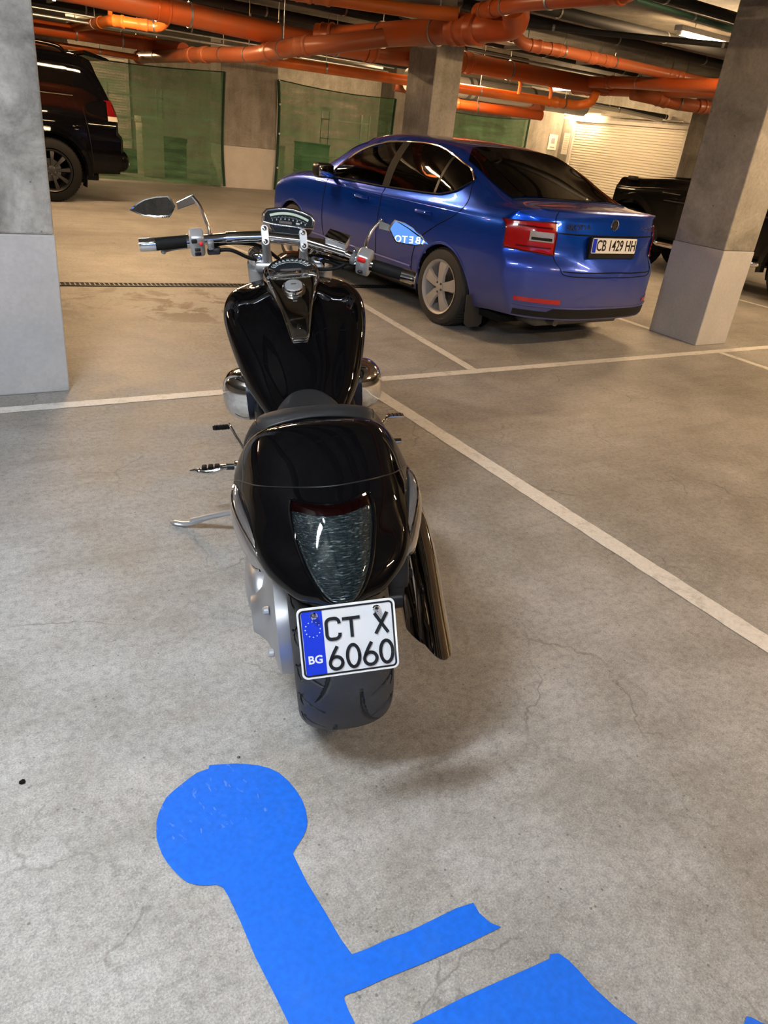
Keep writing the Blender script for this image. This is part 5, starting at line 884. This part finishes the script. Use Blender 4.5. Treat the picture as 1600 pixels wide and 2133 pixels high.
for s in (-1, 1):
    f_ = SD(s); w1, _ = patch(bv, np.linspace(1.03, 1.985, 24), fwin[1], fwin[2], 10, f_, .006, 'front_side_window', M['glass'], CR)
    patch(bv, np.linspace(.29, .985, 18), ip_([.28, 1.0], [1.028, 1.0]), ip_([.28, .5, .75, 1.0], [1.325, 1.372, 1.385, 1.375]), 10, f_, .007, 'rear_side_window', M['tint'], CR)
    patch(bv, np.linspace(-.085, .265, 12), ip_([-.085, .03, .265], [1.165, 1.08, 1.03]), ip_([-.085, .05, .265], [1.185, 1.25, 1.318]), 8, f_, .007, 'quarter_window', M['tint'], CR)
    patch(bv, np.linspace(.94, 1.05, 5), ip_([.9, 1.1], [1.003, .998]), ip_([.9, 1.1], [1.374, 1.366]), 8, f_, .009, 'b_pillar', M['matt'], CR, label='black door pillar'); patch(bv, np.linspace(.262, .292, 3), ip_([.2, .3], [1.03, 1.03]), ip_([.26, .29], [1.317, 1.325]), 8, f_, .008, 'window_divider', M['trim'], CR)
    up = [(-.088, 1.172), (.02, 1.245), (.15, 1.285), (.28, 1.325), (.5, 1.374), (.75, 1.388), (1.0, 1.378), (1.30, 1.357), (1.60, 1.28), (1.80, 1.17), (2.0, 1.0)]; dn_l = [(-.088, 1.172), (-.02, 1.112), (.04, 1.075), (.15, 1.045), (.28, 1.026), (1.0, .998), (1.4, .99), (2.0, .98)]
    onbody(bv, cat(up, 50), f_, .010, .0085, 'window_trim', M['chrome'] if True else M['trim'], CR); onbody(bv, cat(dn_l, 50), f_, .008, .007, 'window_sill_trim', M['trim'], CR)
    for L_ in ([(1.0, .99), (1.01, .7), (1.02, .42), (1.03, .27)], [(2.02, .97), (2.03, .75), (2.02, .5), (1.98, .28)], [(.26, 1.02), (.10, .93), (-.05, .84), (.02 + .0, .80)][:0] or [(-.09, 1.15), (-.16, 1.02), (-.10, .92), (.12, .80), (.33, .66), (.42, .50), (.45, .30)]): onbody(bv, cat(L_, 26), f_, .0008, .0032, 'door_gap', M['matt'], CR)
    for y in (.33, 1.31):
        p, n_ = hit(bv, (s * 2, y, .872), (-s, 0, 0)); hd = MB().tube(cat([p + (s * .004, -.10, 0), p + (s * .035, -.07, 0), p + (s * .040, 0, .002), p + (s * .035, .07, 0), p + (s * .004, .10, 0)], 14), .0125, 8, sq=1.1).build('door_handle', M['blue'], CR, label='chromed blue door handle'); MB().tube([p + (s * .043, -.07, .004), p + (s * .046, 0, .006), p + (s * .043, .07, .004)], .004, 6).build('handle_strip', M['chrome'], hd)
    onbody(bv, [(y, .927 - (y - .5) * .005) for y in np.linspace(-.5, 3.0, 60)], f_, .0006, .0022, 'shoulder_crease', M['blue'], CR); onbody(bv, [(y, .40 - .0 * y) for y in np.linspace(.45, 2.25, 30)], f_, .001, .012, 'sill_moulding', M['blue'], CR)
    onbody(bv, [(y, .24) for y in np.linspace(.42, 2.26, 30)], f_, .002, .022, 'sill_edge', M['trim'], CR)
    # mirror
    mp = np.array((s * 1.0, 1.90, 1.035)); o = MB().rbox(mp, (.20, .14, .135), .045, None, 4).build('door_mirror', M['blue'] if s > 0 else M['satin'], CR, smooth=60, label='black door mirror' if s < 0 else None); MB().tube([mp + (-s * .06, 0, -.05), (s * .86, 1.93, .975)], .022, 8).build('mirror_foot', M['satin'], o); MB().rbox(mp + (0, -.072, 0), (.16, .006, .10), .003).build('mirror_glass', M['mirror'], o)
    # mud flap, rear reflector, tail lamp, headlamp
    MB().prism([(-.10, 0), (.10, 0), (.095, -.235), (.06, -.265), (-.06, -.262), (-.095, -.235)], (s * .80, -.385, .335), (1, 0, 0), (0, .06, 1), (0, 1, 0), 0, .012).build('mud_flap', M['tyre_dusty'], CR, bevel=.003)
    us = np.linspace(.575, .856, 16) * s; tl_, g_ = patch(bv, us, ip_(*( [(-.862, -.575), (.765, .742)] if s < 0 else [(.575, .862), (.742, .765)])), ip_(*([(-.862, -.6, -.575), (.955, .972, .965)] if s < 0 else [(.575, .6, .862), (.965, .972, .955)])), 10, BKW, .010, 'tail_lamp', M['red'], CR, 50)
    patch(bv, np.linspace(.59, .735, 8) * s, ip_([-1, 1], [.832, .832]), ip_([-1, 1], [.902, .895]), 5, BKW, .0125, 'reversing_lamp', M['clear'], tl_); patch(bv, np.linspace(.60, .725, 8) * s, ip_([-1, 1], [.842, .842]), ip_([-1, 1], [.862, .86]), 4, BKW, .0135, 'lamp_bar', M['trim'], tl_)
    P = np.concatenate([g_[:, 0], g_[-1], g_[::-1, -1], g_[0, ::-1]]); MB().tube(P, .006, 6).build('lamp_surround', M['redd'], tl_); 
    for zz in (.79, .93): patch(bv, np.linspace(.60, .80, 8) * s, ip_([-1, 1], [zz - .006, zz - .006]), ip_([-1, 1], [zz + .006, zz + .006]), 2, BKW, .0125, 'lamp_facet', M['redd'], tl_)
    patch(bv, np.linspace(.50, .80, 12) * s, ip_([-1, 1], [.392, .392]), ip_([-1, 1], [.425, .425]), 3, BKW, .005, 'bumper_reflector', M['red'], CR); patch(bv, np.linspace(.50, .80, 10) * s, ip_([.5, .8], [.66, .70]) if s > 0 else ip_([-.8, -.5], [.70, .66]), ip_([.5, .8], [.77, .82]) if s > 0 else ip_([-.8, -.5], [.82, .77]), 6, FRT, .006, 'headlamp', M['clear'], CR)
    onbody(bv, cat([(s * .575, 1.055), (s * .58, .97), (s * .575, .74), (s * .545, .66), (s * .50, .615), (s * .30, .607), (0, .605)], 40), BKW, .0008, .0032, 'boot_gap', M['matt'], CR)
patch(bv, np.linspace(-.50, .50, 24), lambda u: -.50 - .0 + .10 * abs(u) ** 2 * 4 * .4, lambda u: .30 - .05 * abs(u) ** 2, 16, TOP, .009, 'rear_window', M['tint'], CR, relax=60)
for s in (-1, 1): patch(bv, s * np.linspace(.50, .655, 5), lambda u: -.46 + .0 * u, lambda u: .285 - (abs(u) - .5) * 1.0, 16, TOP, .006, 'rear_window_edge', M['tint'], CR)
patch(bv, np.linspace(-.66, .66, 24), lambda u: 1.66 + .0 * u, lambda u: 2.42 - .18 * abs(u) ** 2, 14, TOP, .006, 'windscreen', M['glass'], CR, relax=40)
onbody(bv, [(x, -.515 + .04 * abs(x)) for x in np.linspace(-.66, .66, 30)], TOP, .003, .006, 'rear_window_seal', M['trim'], CR)
onbody(bv, [(x, .52) for x in np.linspace(-.86, .86, 60)], BKW, .0008, .004, 'bumper_crease', M['matt'], CR) if False else None
patch(bv, np.linspace(-.79, .79, 40), ip_([-1, 1], [.285, .285]), lambda u: .36 - .03 * (abs(u) > .55), 4, BKW, .006, 'bumper_insert', M['trim'], CR, label='grey plastic lower bumper'); onbody(bv, [(x, .365) for x in np.linspace(-.80, .80, 50)], BKW, .004, .007, 'bumper_lip', M['blue'], CR)
onbody(bv, [(x, .66 - .02) for x in np.linspace(-.52, .52, 40)], BKW, .001, .0045, 'bumper_step', M['matt'], CR)
# tailgate: recess lip, plate, badge, lettering
onbody(bv, [(x, .905) for x in np.linspace(-.56, .56, 30)], BKW, -.002, .006, 'handle_recess', M['matt'], CR)
p, n_ = hit(bv, (0, -4, .79), (0, 1, 0)); yp_ = p[1] - .02; pc_ = np.array((-.035, yp_, .832)); U_, V_, W_ = (1, 0, 0), (0, .05, 1), (0, -1, 0)
pf = MB().prism(rrect(.55, .155, .01), pc_ + (0, .002, -.01), U_, V_, W_, -.03, .004).build('plate_frame', M['trim'], CR, bevel=.002); MB().prism(rrect(.525, .112, .008), pc_ + (0, 0, .008), U_, V_, W_, .003, .0055).build('license_plate', M['white'], pf, smooth=0)
MB().prism([(-.258, -.05), (-.215, -.05), (-.215, .05), (-.258, .05)], pc_ + (0, 0, .008), U_, V_, W_, .005, .0065).build('blue_band', M['eu'], pf, smooth=0); text('plate_lettering', 'CB 1429 HH', .112, M['ink'], pf, pc_ + (.022, -.0068, .006), U_, V_, .0005, off=.0015, sx=.80)
text('frame_lettering', 'auto', .018, M['glyph'], pf, pc_ + (-.19, -.005, -.073), U_, V_, .0003) if False else None
by = hit(bv, (0, -4, .985), (0, 1, 0))[0]; bd = MB().lathe([(.042, 0), (.044, .006), (.040, .012), (.035, .008), (0, .008)], by + (-.02, -.002, 0), (0, -1, 0), 28).build('round_badge', M['chrome'], CR, smooth=30)
MB().lathe([(.034, .009), (0, .0095)], by + (-.02, -.002, 0), (0, -1, 0), 24).build('badge_field', M['ink'], bd); MB().prism([(-.016, -.022), (-.004, -.010), (.012, -.020), (.004, -.002), (.020, .006), (.006, .010), (.010, .026), (-.006, .012), (-.020, .016), (-.010, .002)], by + (-.02, -.0125, 0), (1, 0, 0), (0, 0, 1), (0, -1, 0), -.003, .001).build('winged_arrow', M['chrome'], bd, smooth=0)
ly = hit(bv, (-.40, -4, .955), (0, 1, 0))[0]; text('badge_lettering', 'SKODA', .062, M['chrome'], CR, ly + (.0, -.004, 0), (1, -.12, 0), (0, 0, 1), .002, off=.0006, sx=1.15); text('caron_mark', 'v', .03, M['chrome'], CR, ly + (-.095, .004, .034), (1, -.12, 0), (0, 0, 1), .002)
ly = hit(bv, (.42, -4, .955), (0, 1, 0))[0]; text('badge_lettering', 'OCTAVIA', .045, M['chrome'], CR, ly + (0, -.004, 0), (1, .14, 0), (0, 0, 1), .002, off=.0005)
MB().tube([(.0, .7, 1.462), (.0, .62, 1.50), (0, .50, 1.515)], [.02, .012, .003], 8).build('roof_aerial', M['blue'], CR) if False else None
MB().rbox((0, .95, .20), (1.5, 3.2, .06), .01).build('underbody', M['matt'], CR); MB().cyl((-.45, -.98, .24), (-.45, -.6, .25), .03).build('exhaust_pipe', M['steel'], CR); MB().rbox((-.1, -.78, .24), (1.0, .25, .10), .03).build('rear_silencer', M['steel'], CR)
for s in (-1, 1):
    for y in (0, 2.686): wheel(CR, s * .795, y, .316, .205, M['rim'], M['tyre_dusty'], s, rimlab='silver five-spoke rim')
# cabin
cb = MB().rbox((0, 1.2, .55), (1.5, 2.2, .3), .05).build('cabin_floor', M['matt'], CR)
for s in (-1, 1):
    b = MB().rbox((s * .38, 1.45, .78), (.48, .48, .16), .05).rbox((s * .38, 1.20, 1.02), (.46, .14, .52), .05, np.array(Matrix.Rotation(.25, 3, 'X'))).rbox((s * .38, 1.06, 1.30), (.24, .09, .14), .04); b.build('front_seat', M['leather'], CR)
MB().rbox((0, .30, .98), (1.3, .16, .5), .05, np.array(Matrix.Rotation(.3, 3, 'X'))).rbox((0, .62, .75), (1.3, .5, .15), .05).build('rear_bench', M['leather'], CR); MB().rbox((0, 2.2, .88), (1.4, .35, .18), .06).build('dashboard', M['matt'], CR)
MB().lathe([(.17, -.012), (.185, 0), (.17, .012), (.155, 0), (.17, -.012)], (-.37, 1.92, .95), (0, -.8, .6), 28).build('steering_wheel', M['matt'], CR)
MB().prism(rrect(1.25, .4, .08), (0, 1.0, 1.19), (1, 0, 0), (0, 0, 1), (0, 1, 0), 0, .01).build('dark_partition', M['tint'], CR) if False else None
# ---------------------------------------------------------------- black four-wheel drive at the left, tail toward the right
SV = empty('offroad_car', (2.02, 13.33, 0), (0, 0, PI / 2), 'large glossy black four-wheel drive behind the left column, tail toward the green net', 'car')
def ol2(w_, zb, wb, g1, wr, zr, zc, zbot): return [(0, zbot), (.6, zbot), (.86, zbot), (w_ - .03, zbot + .05), (w_ - .005, .70), (w_, .95), (w_ - .01, 1.12), (wb, zb), g1, (wr, zr), (wr - .12, zr + .045), (.4, zc), (0, zc + .01)]
ST = [(-.80, ol2(.955, 1.30, .89, (.84, 1.55), .76, 1.80, 1.865, .42)), (-.55, ol2(.97, 1.34, .915, (.87, 1.60), .80, 1.86, 1.93, .40)), (-.2, ol2(.98, 1.36, .925, (.88, 1.62), .81, 1.88, 1.95, .38)), (.8, ol2(.98, 1.36, .925, (.88, 1.62), .81, 1.89, 1.965, .36)), (1.8, ol2(.98, 1.34, .925, (.88, 1.6), .81, 1.86, 1.94, .36)), (2.2, ol2(.98, 1.28, .925, (.89, 1.36), .80, 1.42, 1.48, .36)), (2.9, ol2(.97, 1.16, .92, (.87, 1.20), .78, 1.23, 1.25, .38)), (3.5, ol2(.93, 1.02, .88, (.82, 1.07), .74, 1.10, 1.12, .42))]
s_yr = lambda x, z: -1.04 + .10 * (abs(x) / .95) ** 6 + (.45 * max(0, z - 1.12) ** 1.25 * 1.2) - (.06 if .5 < z < .92 else 0)
mb, sv = car_body(ST, s_yr, lambda x, z: 3.78 - .3 * (abs(x) / .95) ** 3 - .2 * max(0, z - .9), [(0, .43, 'r'), (2.85, .43, 'f')], .48, 5, .06)
mb.build('body_shell', M['blackcar'], SV, smooth=50); arches(SV, [(0, .43, 'r'), (2.85, .43, 'f')], .48, .97, M['matt'])
for s in (-1, 1):
    f_ = SD(s); patch(sv, np.linspace(-.40, .50, 14), ip_([-.5, .6], [1.42, 1.42]), ip_([-.42, -.3, .6], [1.60, 1.78, 1.80]), 8, f_, .007, 'quarter_window', M['tint'], SV); patch(sv, np.linspace(.58, 1.35, 8), ip_([0, 2], [1.42, 1.41]), ip_([0, 2], [1.80, 1.80]), 8, f_, .007, 'rear_side_window', M['tint'], SV); patch(sv, np.linspace(1.42, 2.2, 8), ip_([1, 2.2], [1.41, 1.38]), ip_([1.4, 1.8, 2.2], [1.80, 1.78, 1.42]), 8, f_, .007, 'front_side_window', M['tint'], SV)
    onbody(sv, [(y, 1.405) for y in np.linspace(-.38, 2.1, 30)], f_, .008, .008, 'window_sill_trim', M['dchrome'], SV); onbody(sv, cat([(-.5, 1.25), (-.55, .95), (-.60, .5)], 10), f_, .001, .004, 'panel_gap', M['matt'], SV)
    G = [[(s * (.965 + q), (r_) * math.cos(a) , .43 + r_ * math.sin(a)) for r_, q in ((.485, .0), (.50, .035), (.56, .03), (.58, -.005))] for a in np.linspace(-.05, PI + .1, 30)]; MB().grid(G).build('arch_flare', M['blackcar'], SV)
    us = np.linspace(.72, .885, 8) * s; tl_, g_ = patch(sv, us, ip_([-1, 1], [1.12, 1.12]), ip_([-1, 1], [1.38, 1.38]), 10, BKW, .02, 'tail_lamp', M['redd'], SV); patch(sv, us, ip_([-1, 1], [1.11, 1.11]), ip_([-1, 1], [1.19, 1.19]), 5, BKW, .024, 'clear_section', M['clear'], tl_)
    f2_ = lambda u, v: ((s * 2, u, v), (-s, 0, 0)); g3, _ = patch(sv, np.linspace(-.97, -.83, 8), ip_([-1, -.6], [1.13, 1.13]), ip_([-1, -.9, -.83], [1.40, 1.40, 1.36]), 8, SD(s), .016, 'tail_lamp', M['redd'], SV); patch(sv, np.linspace(-.97, -.83, 8), ip_([-1, -.6], [1.12, 1.12]), ip_([-1, -.6], [1.18, 1.18]), 3, SD(s), .019, 'clear_section', M['clear'], g3)
    MB().tube(cat([(s * .72, -.35, 1.90), (s * .74, -.25, 1.985), (s * .745, .2, 2.01), (s * .745, 1.0, 2.01), (s * .74, 1.6, 1.98), (s * .72, 1.75, 1.90)], 24), .02, 8, sq=1.3).build('roof_rail', M['blackcar'], SV)
    MB().prism([(-.13, 0), (.13, 0), (.12, -.34), (-.12, -.34)], (s * .84, -.52, .56), (1, 0, 0), (0, -.12, 1), (0, 1, 0), 0, .015).build('mud_flap', M['rubber'], SV)
    for y in (0, 2.85): wheel(SV, s * .86, y, .42, .29, M['satin'], M['rubber'], s, 9, .64)
    MB().rbox((s * .80, -.98, .66), (.14, .10, .14), .02).build('fog_lamp', M['clear'], SV)
patch(sv, np.linspace(-.68, .68, 14), ip_([-1, 1], [1.36, 1.36]), ip_([-1, 1], [1.74, 1.74]), 8, BKW, .008, 'rear_window', M['tint'], SV)
MB().prism([(0, 0), (-.30, -.065), (-.34, -.085), (-.28, -.10), (.02, -.06)], (-.70, -.62, 1.985), (0, 1, 0), (0, 0, 1), (1, 0, 0), 0, 1.4).build('roof_spoiler', M['blackcar'], SV, smooth=40, bevel=.012)
MB().rbox((0, -.96, .60), (1.86, .34, .30), .12, None, 5).build('rear_bumper', M['blackcar'], SV); MB().rbox((0, 1.3, .36), (1.5, 4.0, .12), .02).build('underbody', M['matt'], SV); MB().tube([(-.55, -1.16, .56), (-.55, -1.20, .56)], .04, 12).build('towing_eye', M['chrome'], SV)
# ---------------------------------------------------------------- boxy black off-roader at the right
GV = empty('boxy_offroad_car', (10.25, 5.25, 0), (0, 0, 0), 'boxy black off-roader with silver side step behind the right column', 'car')
def ol3(w_, zb, wb, g1, wr, zr, zc, zbot=.48): return [(0, zbot), (.5, zbot), (.8, zbot), (w_ - .01, zbot + .02), (w_, .62), (w_, .85), (w_, 1.02), (w_ - .01, zb - .03), (wb, zb), g1, (wr, zr), (wr - .2, zc), (0, zc + .01)]
GT = [(-.55, ol3(.88, 1.22, .85, (.82, 1.5), .76, 1.88, 1.94)), (-.3, ol3(.89, 1.24, .86, (.83, 1.5), .77, 1.90, 1.96)), (1.0, ol3(.89, 1.24, .86, (.83, 1.5), .77, 1.90, 1.97)), (1.55, ol3(.89, 1.24, .86, (.83, 1.48), .77, 1.85, 1.93)), (1.85, ol3(.89, 1.22, .86, (.84, 1.31), .80, 1.40, 1.46)), (2.0, ol3(.89, 1.16, .87, (.80, 1.20), .72, 1.265, 1.28)), (2.5, ol3(.89, 1.13, .87, (.80, 1.15), .72, 1.24, 1.255)), (3.15, ol3(.88, 1.08, .86, (.80, 1.10), .70, 1.19, 1.20))]
mb, gv_ = car_body(GT, lambda x, z: -.78 + .1 * (abs(x) / .89) ** 6, lambda x, z: 3.38 - .12 * (abs(x) / .89) ** 6 - .1 * max(0, z - .9), [(0, .42, 'r'), (2.85, .42, 'f')], .46, 4, .06)
mb.build('body_shell', M['blackcar2'], GV, smooth=35); arches(GV, [(0, .42, 'r'), (2.85, .42, 'f')], .47, .89, M['matt'])
for s in (-1, 1):
    for y in (0, 2.85):
        wheel(GV, s * .84, y, .40, .26, M['satin'], M['rubber'], s, 10, .62)
        G = [[(s * (.88 + q), y + r_ * math.cos(a) * 1.04, .42 + r_ * math.sin(a) * 1.06) for r_, q in ((.47, .0), (.48, .075), (.545, .07), (.57, .0))] for a in np.linspace(-.15, PI + .15, 30)]; MB().grid(G).build('arch_flare', M['blackcar2'], GV)
    f_ = SD(s)
    for y0, y1 in ((-.5, .02), (.10, .72), (.80, 1.42)): patch(gv_, np.linspace(y0, y1, 8), ip_([-1, 2], [1.30, 1.30]), ip_([-1, 1.3, 1.45], [1.80, 1.80, 1.76]), 8, f_, .006, 'side_window', M['tint'], GV)
    for L_ in ([(.06, 1.9), (.06, .6)], [(.76, 1.9), (.76, .52)], [(1.62, 1.25), (1.64, .9), (1.64, .55)]): onbody(gv_, cat(L_, 12), f_, .001, .005, 'door_gap', M['matt'], GV)
    onbody(gv_, [(y, .98) for y in np.linspace(-.6, 2.3, 30)], f_, .003, .012, 'rub_strip', M['trim'], GV)
    for z in (1.06,): MB().rbox((s * .905, .66, z), (.03, .14, .03), .01).build('door_handle', M['blackcar'], GV); MB().rbox((s * .905, 1.5, z), (.03, .14, .03), .01).build('door_handle', M['blackcar'], GV)
    sb = MB().tube(fillet([(s * .82, .50, .44), (s * .98, .58, .42), (s * .98, 2.22, .42), (s * .82, 2.30, .44)], .1), .034, 12).build('side_step', M['chrome'], GV, label='polished silver side step'); MB().tube([(s * .93, .62, .40), (s * .93, 2.2, .40)], .02, 8).build('lower_tube', M['chrome'], sb)
    MB().rbox((s * .78, 3.05, 1.20), (.09, .15, .06), .02, None, 3).build('wing_indicator', M['trim'], GV); MB().rbox((s * 1.04, 1.62, 1.36), (.22, .12, .17), .04, None, 3).build('door_mirror', M['blackcar'], GV); MB().tube([(s * .86, 1.66, 1.30), (s * 1.0, 1.62, 1.31)], .018, 8).build('mirror_foot', M['dchrome'], GV)
    text('wing_badge', 'V8', .06, M['chrome'], GV, (s * .894, 1.86, 1.0), (0, -s * -1 if False else (-1 if s < 0 else 1), 0), (0, 0, 1), .002); MB().tube([(s * .89, 2.36, 1.08), (s * .89, 2.05, 1.08)], .006, 6).build('vent_bar', M['dchrome'], GV)
    MB().lathe([(.10, 0), (.10, .03), (.08, .04), (0, .045)], (s * .62, 3.36, .98), (0, 1, 0), 24).build('headlamp', M['clear'], GV)
patch(gv_, np.linspace(-.68, .68, 12), ip_([-1, 1], [1.62, 1.62]), ip_([-1, 1], [1.90, 1.90]), 8, TOP, .008, 'windscreen', M['tint'], GV); patch(gv_, np.linspace(-.5, .5, 8), ip_([-1, 1], [2.2, 2.2]), ip_([-1, 1], [3.1, 3.1]), 8, TOP, .03, 'bonnet_panel', M['blackcar'], GV)
MB().rbox((0, 3.42, .62), (1.72, .16, .22), .04, None, 3).build('front_bumper', M['blackcar2'], GV); MB().rbox((0, 1.3, .44), (1.4, 3.7, .12), .02).build('underbody', M['matt'], GV)
# ================================================================ outside the rear window
e = tagp(empty('lit_shop_sign', (-1.47, -8.62, 1.53)), 'white lit letters outside the rear window, seen mirrored in the right motorcycle mirror', 'sign')
lm = mat('lit_letters', (1, 1, 1), .5, emit=(.9, .95, 1), es=1.2)
for i, ch in enumerate('ABETO'): text('sign_letter', ch, .165, lm, e, (.45 - i * .125, 0, 0), (-1, 0, 0), (0, 0, 1), .01)
for z in (-.10,): MB().box((0, -.02, z), (1.2, .02, .012)).build('sign_rail', M['steel'], e, smooth=0)
for s in (-.55, .55): MB().box((s, -.02, -.8), (.02, .02, 1.38)).build('sign_post', M['steel'], e, smooth=0)
e = tagp(empty('bare_tree', (-1.0, -10.5, 0)), 'leafless dark tree outside the rear window', 'tree')
rnd = random.Random(3); MB().tube([(0, 0, 0), (.05, 0, 1.2), (0, .05, 2.2)], [.10, .08, .05], 8).build('trunk', M['satin'], e); b = MB()
for i in range(26):
    p = np.array((rnd.uniform(-.1, .1), 0, rnd.uniform(1.0, 2.2))); P = [p]
    d = np.array((rnd.uniform(-1, 1), rnd.uniform(-.4, .4), rnd.uniform(.1, 1))); d /= np.linalg.norm(d)
    for k in range(5): d = d + np.array([rnd.uniform(-.35, .35) for _ in range(3)]); d /= np.linalg.norm(d); P.append(P[-1] + d * .3)
    b.tube(P, [.028, .02, .015, .010, .007, .003], 5)
b.build('branches', M['satin'], e)
o = MB().box((0, -14, -.1), (30, 11, .18)).build('outside_pavement', M['floor'], smooth=0); o['kind'] = 'structure'; o.name = 'ground'
